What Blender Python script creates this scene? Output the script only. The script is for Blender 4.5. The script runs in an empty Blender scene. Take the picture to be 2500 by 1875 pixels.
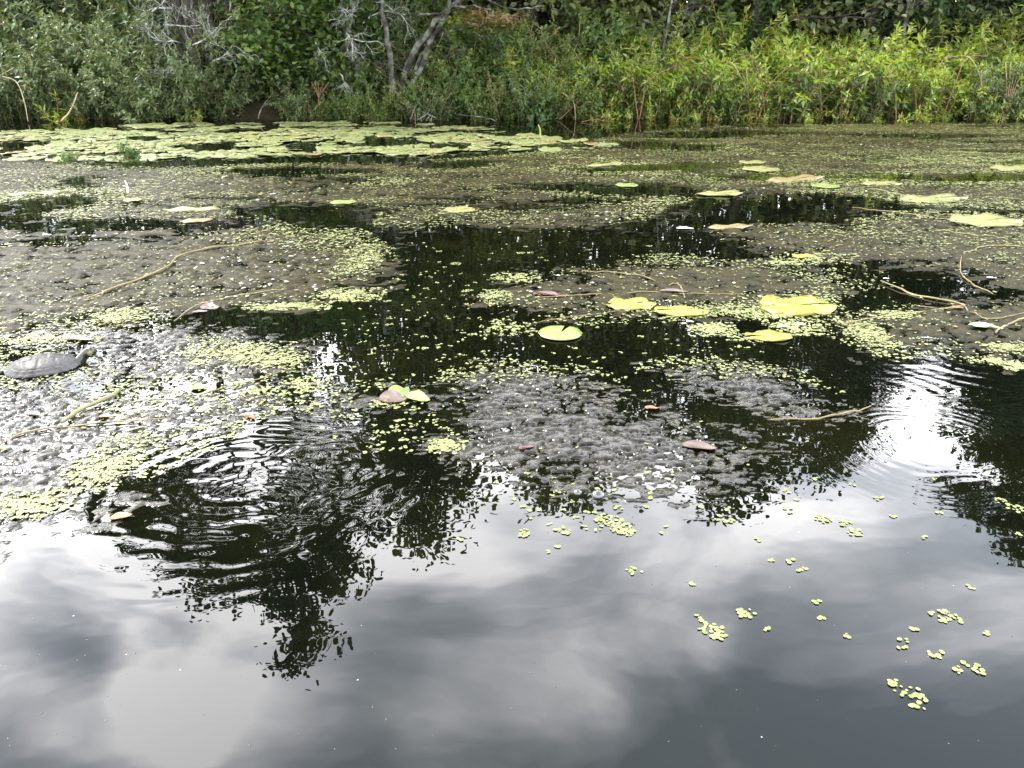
import bpy, math, random
import numpy as np
from mathutils import Vector, Matrix

R = np.random.RandomState(7)
random.seed(7)
C = bpy.context.scene.collection
PI = math.pi

# ------------------------------------------------------------------ camera geometry
F, PITCH, CH = 1962.0, math.radians(23.0), 1.0
FW = np.array([0, math.cos(PITCH), -math.sin(PITCH)])
UP = np.array([0, math.sin(PITCH), math.cos(PITCH)])
CAM = np.array([0, 0, CH])

def ray(px, py):
    return FW + np.array([1., 0, 0]) * (px - 1250) / F + UP * (937.5 - py) / F

def G(px, py, z=0.0):                 # photo point that lies on the water -> ground point
    d = ray(px, py)
    t = (z - CH) / d[2]
    return CAM + d * t

def P(px, py, Y):                     # photo point at depth Y
    d = ray(px, py)
    return CAM + d * (Y / d[1])

def RF(px, py, Y):                    # what stands at depth Y and mirrors in the water at this point
    g = G(px, py); d = ray(px, py); d[2] = -d[2]
    return g + d * ((Y - g[1]) / d[1])

def RD(px, py):                       # direction of the sky mirrored at this point
    d = ray(px, py); d[2] = -d[2]
    return d / np.linalg.norm(d)

# ------------------------------------------------------------------ noise
_T = np.random.RandomState(3).rand(8, 256, 256)
def vnoise(x, y, s=0):
    t = _T[s % 8]
    xi = np.floor(x).astype(int); yi = np.floor(y).astype(int)
    fx = x - xi; fy = y - yi
    fx = fx * fx * (3 - 2 * fx); fy = fy * fy * (3 - 2 * fy)
    a = t[xi % 256, yi % 256]; b = t[(xi + 1) % 256, yi % 256]
    c = t[xi % 256, (yi + 1) % 256]; d = t[(xi + 1) % 256, (yi + 1) % 256]
    return (a * (1 - fx) + b * fx) * (1 - fy) + (c * (1 - fx) + d * fx) * fy

def fbm(x, y, o=4, s=0, g=0.5):
    r = 0; a = 1; n = 0
    for i in range(o):
        r = r + a * vnoise(x * 2 ** i + 17.3 * i, y * 2 ** i + 5.1 * i, s + i)
        n += a; a *= g
    return r / n

# ------------------------------------------------------------------ mesh helpers
class MB:
    def __init__(self):
        self.v = []; self.f = []; self.m = []; self.n = 0
    def add(self, V, Fs, mi=0):
        V = np.asarray(V, float)
        self.v.append(V)
        for Fa in (Fs if isinstance(Fs, list) else [Fs]):
            Fa = np.asarray(Fa, int)
            if len(Fa) == 0: continue
            self.f.append(Fa + self.n); self.m.append(np.full(len(Fa), mi) if np.isscalar(mi) else np.asarray(mi))
        self.n += len(V)
    def mesh(self, name, mats, smooth=True):
        me = bpy.data.meshes.new(name)
        V = np.concatenate(self.v) if self.v else np.zeros((0, 3))
        me.vertices.add(len(V)); me.vertices.foreach_set('co', V.ravel())
        idx = np.concatenate([f.ravel() for f in self.f])
        cnt = np.concatenate([np.full(len(f), f.shape[1]) for f in self.f])
        me.loops.add(len(idx)); me.loops.foreach_set('vertex_index', idx)
        me.polygons.add(len(cnt))
        me.polygons.foreach_set('loop_start', np.concatenate([[0], np.cumsum(cnt)[:-1]]))
        me.polygons.foreach_set('material_index', np.concatenate(self.m))
        me.polygons.foreach_set('use_smooth', np.full(len(cnt), bool(smooth)))
        me.update(calc_edges=True); me.validate()
        for m in (mats if isinstance(mats, (list, tuple)) else [mats]): me.materials.append(m)
        return me

def obj(name, mb, mats, parent=None, smooth=True, loc=None):
    o = bpy.data.objects.new(name, mb.mesh(name, mats, smooth) if isinstance(mb, MB) else mb)
    C.objects.link(o)
    if parent: o.parent = parent
    if loc is not None: o.location = loc
    return o

def tag(o, label=None, cat=None, group=None, kind=None):
    if label: o['label'] = label
    if cat: o['category'] = cat
    if group: o['group'] = group
    if kind: o['kind'] = kind
    return o

def thing(name, label, cat, loc=(0, 0, 0), rz=0, group=None):
    o = bpy.data.objects.new(name, None); C.objects.link(o)
    o.empty_display_size = 0.1
    o.location = loc; o.rotation_euler = (0, 0, rz)
    return tag(o, label, cat, group)

def dup(root, loc, rz=0, s=1, label=None, group=None, tilt=(0, 0)):
    r = root.copy(); C.objects.link(r)
    r.location = loc; r.rotation_euler = (tilt[0], tilt[1], rz)
    r.scale = (s, s, s) if np.isscalar(s) else s
    if label: r['label'] = label
    if group: r['group'] = group
    for ch in root.children:
        c = ch.copy(); C.objects.link(c); c.parent = r
        for g in ch.children:
            d = g.copy(); C.objects.link(d); d.parent = c
    return r

def nrmz(a):
    return a / np.maximum(np.linalg.norm(a, axis=-1, keepdims=True), 1e-9)

def tube(mb, pts, rad, sides=5, mi=0):
    pts = np.asarray(pts, float); n = len(pts)
    rad = np.full(n, rad) if np.isscalar(rad) else np.asarray(rad)
    t = nrmz(np.gradient(pts, axis=0))
    ref = np.array([0, 0, 1.]) if abs(t[:, 2]).mean() < .8 else np.array([1., 0, 0])
    a = nrmz(np.cross(t, ref)); b = np.cross(t, a)
    ang = np.arange(sides) * 2 * PI / sides
    V = pts[:, None] + rad[:, None, None] * (a[:, None] * np.cos(ang)[None, :, None] + b[:, None] * np.sin(ang)[None, :, None])
    V = V.reshape(-1, 3)
    i = np.arange(n - 1)[:, None] * sides; j = np.arange(sides)[None]; k = (j + 1) % sides
    Q = np.stack([i + j, i + k, i + sides + k, i + sides + j], -1).reshape(-1, 4)
    V = np.concatenate([V, pts[:1], pts[-1:]])
    c0 = n * sides
    jj = np.arange(sides); kk = (jj + 1) % sides
    T = np.concatenate([np.stack([np.full(sides, c0), kk, jj], -1), np.stack([np.full(sides, c0 + 1), (n - 1) * sides + jj, (n - 1) * sides + kk], -1)])
    mb.add(V, [Q, T], mi)

def spline(pts, n=24):
    pts = np.asarray(pts, float)
    if len(pts) < 3:
        return np.array([pts[0] + (pts[-1] - pts[0]) * t for t in np.linspace(0, 1, n)])
    p = np.concatenate([[2 * pts[0] - pts[1]], pts, [2 * pts[-1] - pts[-2]]])
    out = []
    for u in np.linspace(0, len(pts) - 1 - 1e-6, n):
        i = int(u); t = u - i
        a, b, c, d = p[i], p[i + 1], p[i + 2], p[i + 3]
        out.append(.5 * (2 * b + (c - a) * t + (2 * a - 5 * b + 4 * c - d) * t * t + (3 * b - a - 3 * c + d) * t ** 3))
    return np.array(out)

def leaves(mb, pos, d, nr, L, W, droop=0.12, mi=0, rnd=False):
    d = nrmz(np.asarray(d, float)); nr = np.asarray(nr, float)
    nr = nrmz(nr - d * (nr * d).sum(-1, keepdims=True))
    s = np.cross(d, nr)
    L = np.asarray(L)[:, None]; W = np.asarray(W)[:, None]; n = len(pos)
    if rnd:
        p = [pos, pos + d * L * .28 + s * W * .42 + nr * L * .05, pos + d * L * .7 + s * W * .5 + nr * L * .04,
             pos + d * L - nr * L * droop, pos + d * L * .7 - s * W * .5 + nr * L * .04, pos + d * L * .28 - s * W * .42 + nr * L * .05]
        V = np.stack(p, 1).reshape(-1, 3); b = np.arange(n)[:, None] * 6
        mb.add(V, np.concatenate([b + [0, 1, 2, 3], b + [0, 3, 4, 5]]), mi)
    else:
        p = [pos, pos + d * L * .4 + s * W * .5 + nr * L * .03, pos + d * L * .4, pos + d * L - nr * L * droop, pos + d * L * .4 - s * W * .5 + nr * L * .03]
        V = np.stack(p, 1).reshape(-1, 3); b = np.arange(n)[:, None] * 5
        mb.add(V, np.concatenate([b + [0, 2, 1], b + [2, 3, 1], b + [0, 4, 2], b + [2, 4, 3]]), mi)

# ------------------------------------------------------------------ materials
def newmat(name):
    m = bpy.data.materials.new(name); m.use_nodes = True
    nt = m.node_tree; nt.nodes.clear()
    return m, nt, nt.nodes, nt.links

def ramp(nodes, stops, interp='LINEAR'):
    r = nodes.new('ShaderNodeValToRGB'); r.color_ramp.interpolation = interp
    e = r.color_ramp.elements
    while len(e) < len(stops): e.new(0.5)
    for el, (p, c) in zip(e, stops):
        el.position = p; el.color = (*c, 1) if len(c) == 3 else c
    return r

def leafmat(name, cols, rough=.45, transl=.35, spec=.5):
    m, nt, N, Lk = newmat(name)
    g = N.new('ShaderNodeNewGeometry')
    r = ramp(N, [(i / (len(cols) - 1), c) for i, c in enumerate(cols)])
    Lk.new(g.outputs['Random Per Island'], r.inputs[0])
    p = N.new('ShaderNodeBsdfPrincipled'); p.inputs['Roughness'].default_value = rough; p.inputs['Specular IOR Level'].default_value = spec
    Lk.new(r.outputs[0], p.inputs['Base Color'])
    h = N.new('ShaderNodeHueSaturation'); h.inputs['Hue'].default_value = .485; h.inputs['Saturation'].default_value = 1.15; h.inputs['Value'].default_value = 1.7
    Lk.new(r.outputs[0], h.inputs['Color'])
    t = N.new('ShaderNodeBsdfTranslucent'); Lk.new(h.outputs[0], t.inputs['Color'])
    x = N.new('ShaderNodeMixShader'); x.inputs[0].default_value = transl
    Lk.new(p.outputs[0], x.inputs[1]); Lk.new(t.outputs[0], x.inputs[2])
    o = N.new('ShaderNodeOutputMaterial'); Lk.new(x.outputs[0], o.inputs[0])
    return m

def noisemat(name, cols, scale=8, rough=.7, spec=.4, detail=5, bump=0, bscale=30, stretch=(1, 1, 1), lo=.3, hi=.7, coat=0):
    m, nt, N, Lk = newmat(name)
    tc = N.new('ShaderNodeTexCoord'); mp = N.new('ShaderNodeMapping'); mp.inputs['Scale'].default_value = stretch
    Lk.new(tc.outputs['Object'], mp.inputs[0])
    n = N.new('ShaderNodeTexNoise'); n.inputs['Scale'].default_value = scale; n.inputs['Detail'].default_value = detail
    Lk.new(mp.outputs[0], n.inputs['Vector'])
    r = ramp(N, [(lo + (hi - lo) * i / (len(cols) - 1), c) for i, c in enumerate(cols)])
    Lk.new(n.outputs[0], r.inputs[0])
    p = N.new('ShaderNodeBsdfPrincipled'); p.inputs['Roughness'].default_value = rough; p.inputs['Specular IOR Level'].default_value = spec
    p.inputs['Coat Weight'].default_value = coat
    Lk.new(r.outputs[0], p.inputs['Base Color'])
    if bump:
        n2 = N.new('ShaderNodeTexNoise'); n2.inputs['Scale'].default_value = bscale; n2.inputs['Detail'].default_value = 4
        Lk.new(mp.outputs[0], n2.inputs['Vector'])
        b = N.new('ShaderNodeBump'); b.inputs['Distance'].default_value = bump; b.inputs['Strength'].default_value = 1
        Lk.new(n2.outputs[0], b.inputs['Height']); Lk.new(b.outputs[0], p.inputs['Normal'])
    o = N.new('ShaderNodeOutputMaterial'); Lk.new(p.outputs[0], o.inputs[0])
    return m

M = {}
M['willow'] = leafmat('willow_leaf', [(.055, .100, .022), (.080, .140, .028), (.11, .17, .030), (.060, .115, .032), (.125, .140, .042)], .4, .4)
M['willow_young'] = leafmat('willow_young_leaf', [(.15, .24, .035), (.20, .28, .04), (.23, .26, .05), (.14, .24, .04)], .4, .45)
M['willow_dull'] = leafmat('willow_dull_leaf', [(.045, .075, .03), (.065, .090, .04), (.11, .085, .05), (.05, .075, .03)], .4, .3)
M['lance'] = leafmat('lance_leaf', [(.040, .074, .024), (.060, .098, .032), (.078, .112, .044), (.105, .120, .038), (.050, .088, .032)], .5, .3, .3)
M['lance_young'] = leafmat('lance_young_leaf', [(.07, .11, .04), (.10, .13, .045), (.085, .11, .05)], .4, .35)
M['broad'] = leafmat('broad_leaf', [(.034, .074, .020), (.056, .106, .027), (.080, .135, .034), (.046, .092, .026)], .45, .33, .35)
M['broad_lit'] = leafmat('broad_lit_leaf', [(.07, .12, .025), (.10, .15, .03), (.12, .14, .03)], .42, .4)  # paler copy of broad: young tips, and sunlit look put into the colour
M['olive'] = leafmat('olive_leaf', [(.062, .092, .024), (.095, .125, .030), (.12, .14, .038), (.075, .11, .032)], .42, .35)
M['tree_a'] = leafmat('tree_leaf_dark', [(.022, .042, .014), (.034, .058, .018), (.048, .072, .022)], .45, .3)
M['tree_b'] = leafmat('tree_leaf_olive', [(.045, .065, .020), (.070, .088, .026), (.085, .095, .030)], .45, .35)
M['tree_c'] = leafmat('tree_leaf_yellowish', [(.070, .090, .024), (.095, .115, .03), (.11, .115, .035)], .45, .4)
M['orange'] = leafmat('autumn_leaf', [(.11, .075, .028), (.13, .072, .03), (.12, .105, .03), (.10, .11, .028)], .5, .4)
M['bark'] = noisemat('bark', [(.018, .014, .011), (.036, .030, .024), (.075, .068, .058)], 6, .85, .2, bump=.02, bscale=22, stretch=(1, 1, .25))
M['lichen_bark'] = noisemat('lichen_bark', [(.022, .019, .015), (.055, .052, .043), (.15, .155, .13)], 9, .9, .2, bump=.01, bscale=30, lo=.35, hi=.62)
M['lichen'] = noisemat('lichen', [(.07, .066, .055), (.19, .195, .165), (.36, .375, .32)], 14, .9, .15, lo=.32, hi=.6)
M['red_stem'] = noisemat('red_stem', [(.10, .045, .025), (.17, .075, .035), (.20, .12, .06)], 6, .6)
M['green_stem'] = noisemat('green_stem', [(.07, .075, .03), (.12, .09, .04)], 6, .6)
M['dry_cane'] = noisemat('dry_cane', [(.17, .10, .055), (.30, .22, .13), (.36, .30, .2)], 9, .7)
M['soil'] = noisemat('soil', [(.004, .0035, .003), (.009, .007, .005), (.016, .012, .008)], 4, .9, .15, bump=.04, bscale=14)
M['moss'] = noisemat('moss_mound', [(.007, .0058, .003), (.013, .010, .0045), (.016, .0155, .006)], 7, .95, .1, bump=.03, bscale=40)
M['duck'] = leafmat('duckweed_frond', [(.11, .135, .035), (.17, .19, .055), (.22, .23, .085), (.15, .175, .048), (.23, .22, .10), (.12, .15, .04)], .4, .15, .4)
M['foam'] = noisemat('foam', [(.14, .135, .12), (.24, .23, .22), (.36, .35, .34)], 30, .28, .6)
M['bubble'] = noisemat('bubble_film', [(.02, .02, .02), (.05, .05, .05)], 30, .03, 1.0)
M['petal'] = noisemat('petal', [(.75, .74, .76), (.85, .84, .86)], 20, .4)

def padmat(name, cols, edge, rough=.33, spots=None):
    m, nt, N, Lk = newmat(name)
    tc = N.new('ShaderNodeTexCoord'); oi = N.new('ShaderNodeObjectInfo')
    g = N.new('ShaderNodeNewGeometry')
    ad = N.new('ShaderNodeMath'); ad.operation = 'ADD'; Lk.new(oi.outputs['Random'], ad.inputs[0]); Lk.new(g.outputs['Random Per Island'], ad.inputs[1])
    fr = N.new('ShaderNodeMath'); fr.operation = 'FRACT'; Lk.new(ad.outputs[0], fr.inputs[0])
    r = ramp(N, [(i / (len(cols) - 1), c) for i, c in enumerate(cols)]); Lk.new(fr.outputs[0], r.inputs[0])
    n = N.new('ShaderNodeTexNoise'); n.inputs['Scale'].default_value = 2.2; n.inputs['Detail'].default_value = 6
    Lk.new(tc.outputs['Object'], n.inputs['Vector'])
    r2 = ramp(N, [(.52, (0, 0, 0)), (.68, (1, 1, 1))]); Lk.new(n.outputs[0], r2.inputs[0])
    mx = N.new('ShaderNodeMix'); mx.data_type = 'RGBA'
    sc = N.new('ShaderNodeMath'); sc.operation = 'MULTIPLY'; sc.inputs[1].default_value = .75; Lk.new(r2.outputs[0], sc.inputs[0])
    Lk.new(sc.outputs[0], mx.inputs['Factor']); Lk.new(r.outputs[0], mx.inputs[6]); mx.inputs[7].default_value = (*edge, 1)
    def mth(op, a, b=None):
        q = N.new('ShaderNodeMath'); q.operation = op
        for i, v in enumerate((a, b)):
            if v is None: continue
            if isinstance(v, (int, float)): q.inputs[i].default_value = v
            else: Lk.new(v, q.inputs[i])
        return q.outputs[0]
    sp = N.new('ShaderNodeSeparateXYZ'); Lk.new(tc.outputs['Object'], sp.inputs[0])
    vein = mth('ABSOLUTE', mth('SINE', mth('MULTIPLY', mth('ARCTAN2', sp.outputs[1], sp.outputs[0]), 6.5)))
    rv = ramp(N, [(.0, (.62, .62, .62)), (.16, (1, 1, 1))]); Lk.new(vein, rv.inputs[0])
    ns = N.new('ShaderNodeTexNoise'); ns.inputs['Scale'].default_value = 4.3; ns.inputs['Detail'].default_value = 6; Lk.new(tc.outputs['Object'], ns.inputs['Vector'])
    rs = ramp(N, [(.60, (1, 1, 1)), (.70, (.45, .36, .25))]); Lk.new(ns.outputs[0], rs.inputs[0])
    m1 = N.new('ShaderNodeMix'); m1.data_type = 'RGBA'; m1.blend_type = 'MULTIPLY'; m1.inputs['Factor'].default_value = 1; Lk.new(mx.outputs[2], m1.inputs[6]); Lk.new(rv.outputs[0], m1.inputs[7])
    m3 = N.new('ShaderNodeMix'); m3.data_type = 'RGBA'; m3.blend_type = 'MULTIPLY'; m3.inputs['Factor'].default_value = 1; Lk.new(m1.outputs[2], m3.inputs[6]); Lk.new(rs.outputs[0], m3.inputs[7])
    p = N.new('ShaderNodeBsdfPrincipled'); p.inputs['Roughness'].default_value = rough
    Lk.new(m3.outputs[2], p.inputs['Base Color'])
    b = N.new('ShaderNodeBump'); b.inputs['Distance'].default_value = .004; Lk.new(n.outputs[0], b.inputs['Height']); Lk.new(b.outputs[0], p.inputs['Normal'])
    o = N.new('ShaderNodeOutputMaterial'); Lk.new(p.outputs[0], o.inputs[0])
    return m
M['pad'] = padmat('lily_pad_green', [(.115, .14, .045), (.14, .16, .055), (.165, .175, .066), (.13, .15, .056)], (.18, .172, .07))
M['pad_pale'] = padmat('lily_pad_pale', [(.15, .195, .05), (.17, .21, .058)], (.145, .185, .045))
M['pad_yellow'] = padmat('lily_pad_yellow', [(.19, .178, .022), (.22, .205, .032)], (.13, .15, .022))
M['pad_brown'] = padmat('lily_pad_browning', [(.15, .115, .045), (.18, .145, .06)], (.16, .08, .03))
M['pad_far_yellow'] = padmat('lily_pad_yellowish', [(.165, .168, .055), (.19, .185, .066)], (.135, .155, .05))
M['stem'] = noisemat('lily_stem', [(.085, .065, .022), (.15, .115, .04), (.14, .13, .05)], 12, .45)
M['rhizome'] = noisemat('rhizome', [(.07, .075, .022), (.13, .125, .045), (.20, .19, .10)], 12, .4)
M['leaf_red'] = noisemat('leaf_red', [(.28, .03, .015), (.42, .07, .03)], 30, .35)
M['leaf_brown'] = noisemat('leaf_brown', [(.14, .055, .02), (.26, .11, .045)], 40, .45)
M['leaf_dark'] = noisemat('leaf_dark', [(.035, .012, .015), (.08, .03, .03)], 40, .25)
M['leaf_pink'] = noisemat('leaf_pink', [(.058, .036, .028), (.10, .066, .052)], 40, .35)
M['leaf_grey'] = noisemat('leaf_grey_green', [(.18, .24, .14), (.24, .30, .19)], 30, .4)
M['leaf_green'] = noisemat('leaf_green', [(.10, .20, .03), (.15, .26, .05)], 30, .4)

def matmat(name, rough, spec, k, crest):
    m, nt, N, Lk = newmat(name)
    tc = N.new('ShaderNodeTexCoord')
    n = N.new('ShaderNodeTexNoise'); n.inputs['Scale'].default_value = 5; n.inputs['Detail'].default_value = 7
    Lk.new(tc.outputs['Object'], n.inputs['Vector'])
    r = ramp(N, [(p_, tuple(k * q for q in c_)) for p_, c_ in ((.3, (.0075, .0068, .002)), (.48, (.015, .0128, .004)), (.6, (.024, .020, .0075)), (.75, (.040, .033, .017)))])
    Lk.new(n.outputs[0], r.inputs[0])
    p = N.new('ShaderNodeBsdfPrincipled'); p.inputs['Roughness'].default_value = rough; p.inputs['IOR'].default_value = 1.34; p.inputs['Specular IOR Level'].default_value = spec
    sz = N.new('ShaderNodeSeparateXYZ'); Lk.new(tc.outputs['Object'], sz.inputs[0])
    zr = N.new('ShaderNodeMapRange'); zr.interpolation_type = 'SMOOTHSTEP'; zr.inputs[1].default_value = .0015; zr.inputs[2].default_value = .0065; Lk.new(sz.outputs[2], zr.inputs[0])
    cm = N.new('ShaderNodeMix'); cm.data_type = 'RGBA'; Lk.new(zr.outputs[0], cm.inputs['Factor']); Lk.new(r.outputs[0], cm.inputs[6]); cm.inputs[7].default_value = (*crest, 1)  # ridges paler: dried film, with silvery glint put into the colour
    Lk.new(cm.outputs[2], p.inputs['Base Color'])
    n2 = N.new('ShaderNodeTexNoise'); n2.inputs['Scale'].default_value = 60; n2.inputs['Detail'].default_value = 3
    Lk.new(tc.outputs['Object'], n2.inputs['Vector'])
    b = N.new('ShaderNodeBump'); b.inputs['Distance'].default_value = .004; b.inputs['Strength'].default_value = .8
    Lk.new(n2.outputs[0], b.inputs['Height']); Lk.new(b.outputs[0], p.inputs['Normal'])
    o = N.new('ShaderNodeOutputMaterial'); Lk.new(p.outputs[0], o.inputs[0])
    return m
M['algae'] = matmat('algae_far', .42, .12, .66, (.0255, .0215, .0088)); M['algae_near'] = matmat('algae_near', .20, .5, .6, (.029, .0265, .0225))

# ------------------------------------------------------------------ water
RIP = [(G(590, 1160), .58, .062, .0007, .10), (G(640, 1230), .40, .034, .00010, .05), (G(820, 1150), .34, .040, .0003, .12), (G(2420, 860), .80, .060, .00034, .22), (G(2260, 1080), .45, .034, .0001, .12)]
def watermat():
    m, nt, N, Lk = newmat('pond_water')
    def math_(op, a, b=None, c=None):
        n = N.new('ShaderNodeMath'); n.operation = op
        for i, v in enumerate((a, b, c)):
            if v is None: continue
            if isinstance(v, (int, float)): n.inputs[i].default_value = v
            else: Lk.new(v, n.inputs[i])
        return n.outputs[0]
    tc = N.new('ShaderNodeTexCoord'); co = tc.outputs['Object']
    def noise(scale, detail, dist=0, stretch=None):
        n = N.new('ShaderNodeTexNoise'); n.inputs['Scale'].default_value = scale; n.inputs['Detail'].default_value = detail; n.inputs['Distortion'].default_value = dist
        if stretch:
            mp = N.new('ShaderNodeMapping'); mp.inputs['Scale'].default_value = stretch; Lk.new(co, mp.inputs[0]); Lk.new(mp.outputs[0], n.inputs['Vector'])
        else: Lk.new(co, n.inputs['Vector'])
        return n.outputs[0]
    sub = ramp(N, [(.40, (.0012, .0016, .0010)), (.58, (.0022, .0026, .0011)), (.72, (.0042, .0040, .0013))])
    Lk.new(noise(1.6, 6, .6), sub.inputs[0])
    # gentle swell everywhere, ring waves where something broke the surface
    hgt = math_('MULTIPLY', noise(5, 2, 0, (1, 1.6, 1)), .00050)
    hgt = math_('ADD', hgt, math_('MULTIPLY', noise(1.3, 1), .0012))
    wob = math_('ADD', math_('MULTIPLY', noise(3.2, 2), .16), math_('MULTIPLY', noise(14, 1), .012))
    for k, (c, rad, wl, amp, r0_) in enumerate(RIP):
        vd = N.new('ShaderNodeVectorMath'); vd.operation = 'DISTANCE'; Lk.new(co, vd.inputs[0]); vd.inputs[1].default_value = tuple(c)
        d0 = vd.outputs['Value']
        d = math_('ADD', d0, wob)
        s = math_('SINE', math_('MULTIPLY', d, 2 * PI / wl))
        s2 = math_('SINE', math_('MULTIPLY', d, 2 * PI / (wl * .61)))
        s = math_('ADD', s, math_('MULTIPLY', s2, .15))
        mr = N.new('ShaderNodeMapRange'); mr.interpolation_type = 'SMOOTHSTEP'
        mr.inputs[1].default_value = rad * .25; mr.inputs[2].default_value = rad; mr.inputs[3].default_value = 1; mr.inputs[4].default_value = 0
        Lk.new(d0, mr.inputs[0])
        m2 = N.new('ShaderNodeMapRange'); m2.interpolation_type = 'SMOOTHSTEP'; m2.inputs[1].default_value = 0; m2.inputs[2].default_value = r0_ * 1.6; Lk.new(d0, m2.inputs[0])
        env = math_('MULTIPLY', math_('MULTIPLY', mr.outputs[0], m2.outputs[0]), math_('MAXIMUM', math_('ADD', math_('MULTIPLY', noise(3.1 + k * .7, 1, .3), 3.4), -1.15), .08))
        hgt = math_('ADD', hgt, math_('MULTIPLY', math_('MULTIPLY', s, env), amp))
        ch = math_('MULTIPLY', math_('MULTIPLY', noise(8, 1, .6, (1, 2.0, 1)), mr.outputs[0]), .0021 * (.62 if k == 0 else 1) if k in (0, 3) else .0002)
        hgt = math_('ADD', hgt, ch)
    b = N.new('ShaderNodeBump'); b.inputs['Distance'].default_value = 1; b.inputs['Strength'].default_value = 1
    Lk.new(hgt, b.inputs['Height'])
    p = N.new('ShaderNodeBsdfPrincipled'); p.inputs['Roughness'].default_value = .0; p.inputs['IOR'].default_value = 1.34
    Lk.new(sub.outputs[0], p.inputs['Base Color']); Lk.new(b.outputs[0], p.inputs['Normal'])
    o = N.new('ShaderNodeOutputMaterial'); Lk.new(p.outputs[0], o.inputs[0])
    return m
M['water'] = watermat()
mb = MB(); mb.add([(-300, -200, 0), (300, -200, 0), (300, 300, 0), (-300, 300, 0)], [[(0, 1, 2, 3)]])
tag(obj('water', mb, M['water'], smooth=False), 'dark still pond water mirroring clouds and trees', kind='structure')

# ------------------------------------------------------------------ ground and far bank
def bank_y(x):
    return 11.95 + .12 * np.sin(x * 1.7) + .1 * np.sin(x * .6 + 1) + .35 / (1 + np.exp(-(x - 1.2) * 2))
def ground_z(x, y):
    t = np.clip((y - bank_y(x) + .1) / 1.3, 0, 1); t = t * t * (3 - 2 * t)
    z = -.7 + t * .78 + np.clip(y - 12.5, 0, None) * .045
    return z + (fbm(x * 1.5, y * 1.5, 3) - .5) * .16 * t
xs = np.concatenate([np.linspace(-300, -14, 20), np.arange(-13.8, 13.8, .15), np.linspace(14, 300, 20)])
ys = np.concatenate([np.linspace(-200, 10.5, 12), np.arange(10.7, 16, .12), np.linspace(16.2, 40, 40), np.linspace(45, 300, 14)])
X, Y = np.meshgrid(xs, ys); Z = ground_z(X, Y)
def gridfaces(ny, nx):
    i = (np.arange(ny - 1)[:, None] * nx + np.arange(nx - 1)[None]).ravel()
    return np.stack([i, i + 1, i + nx + 1, i + nx], -1)
mb = MB(); mb.add(np.stack([X, Y, Z], -1).reshape(-1, 3), gridfaces(*X.shape))
tag(obj('ground', mb, M['soil']), 'dark muddy pond bed rising to the wooded bank', kind='structure')

# ------------------------------------------------------------------ shrubs
def gen_shrub(seed, H, n_stems, spread, leaf_l, leaf_w, step, bare=.25, arch=.5, whorl=3, rnd=False, tip=True, young=.0, base_r=.12):
    r = np.random.RandomState(seed)
    st, lf = MB(), MB()
    pos, dr, nm, LL, WW, mi = [], [], [], [], [], []
    for s in range(n_stems):
        a = r.rand() * 2 * PI; out = np.array([math.cos(a), math.sin(a), 0])
        b = np.array([r.randn() * base_r, r.randn() * base_r, -.12])
        h = H * (.32 + .73 * r.rand() ** .8); sp = spread * (.2 + .8 * r.rand())
        n = 9; t = np.linspace(0, 1, n)
        bend = arch * r.rand()
        pts = b + out * (sp * t[:, None] ** 1.6) + np.array([0, 0, 1.]) * (h * (t - bend * .45 * t ** 3.0))[:, None]
        pts[1:-1] += r.randn(n - 2, 3) * .02 * H
        tube(st, pts, .007 * (1.25 - t) + .0015, 4)
        ln = np.linalg.norm(np.diff(pts, axis=0), axis=1).sum()
        u = bare * (.6 + .8 * r.rand())
        ph = r.rand() * 6
        while u < 1.0:
            k = u * (n - 1); i = min(int(k), n - 2)
            p = pts[i] + (pts[i + 1] - pts[i]) * (k - i); d = nrmz(pts[i + 1] - pts[i])
            o1 = nrmz(np.cross(d, [0.3, .2, 1.])); o2 = np.cross(d, o1)
            sc = (.75 + .45 * r.rand()) * (1 if u < .85 else 1 - .45 * (u - .85) / .15)
            up = .35 + (.9 if u > .88 else 0)
            for w in range(whorl):
                if r.rand() < .12: continue
                aa = ph + w * 2 * PI / whorl + r.randn() * .3
                dd = o1 * math.cos(aa) + o2 * math.sin(aa) + d * (up + .25 * r.randn()) + np.array([0, 0, -.22 + .2 * r.randn()])
                pos.append(p); dr.append(dd); nm.append(np.array([0, 0, 1.]) + .45 * r.randn(3))
                LL.append(leaf_l * sc * (.8 + .4 * r.rand())); WW.append(leaf_w * sc * (.8 + .4 * r.rand()))
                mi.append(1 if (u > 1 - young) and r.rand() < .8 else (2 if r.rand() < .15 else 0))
            ph += 1.1; u += step * (.8 + .4 * r.rand()) / ln
    pos = np.array(pos); mi = np.array(mi)
    for k in range(3):
        s = mi == k
        if s.any():
            leaves(lf, pos[s], np.array(dr)[s], np.array(nm)[s], np.array(LL)[s], np.array(WW)[s], .16, k, rnd)
    return st, lf

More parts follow.
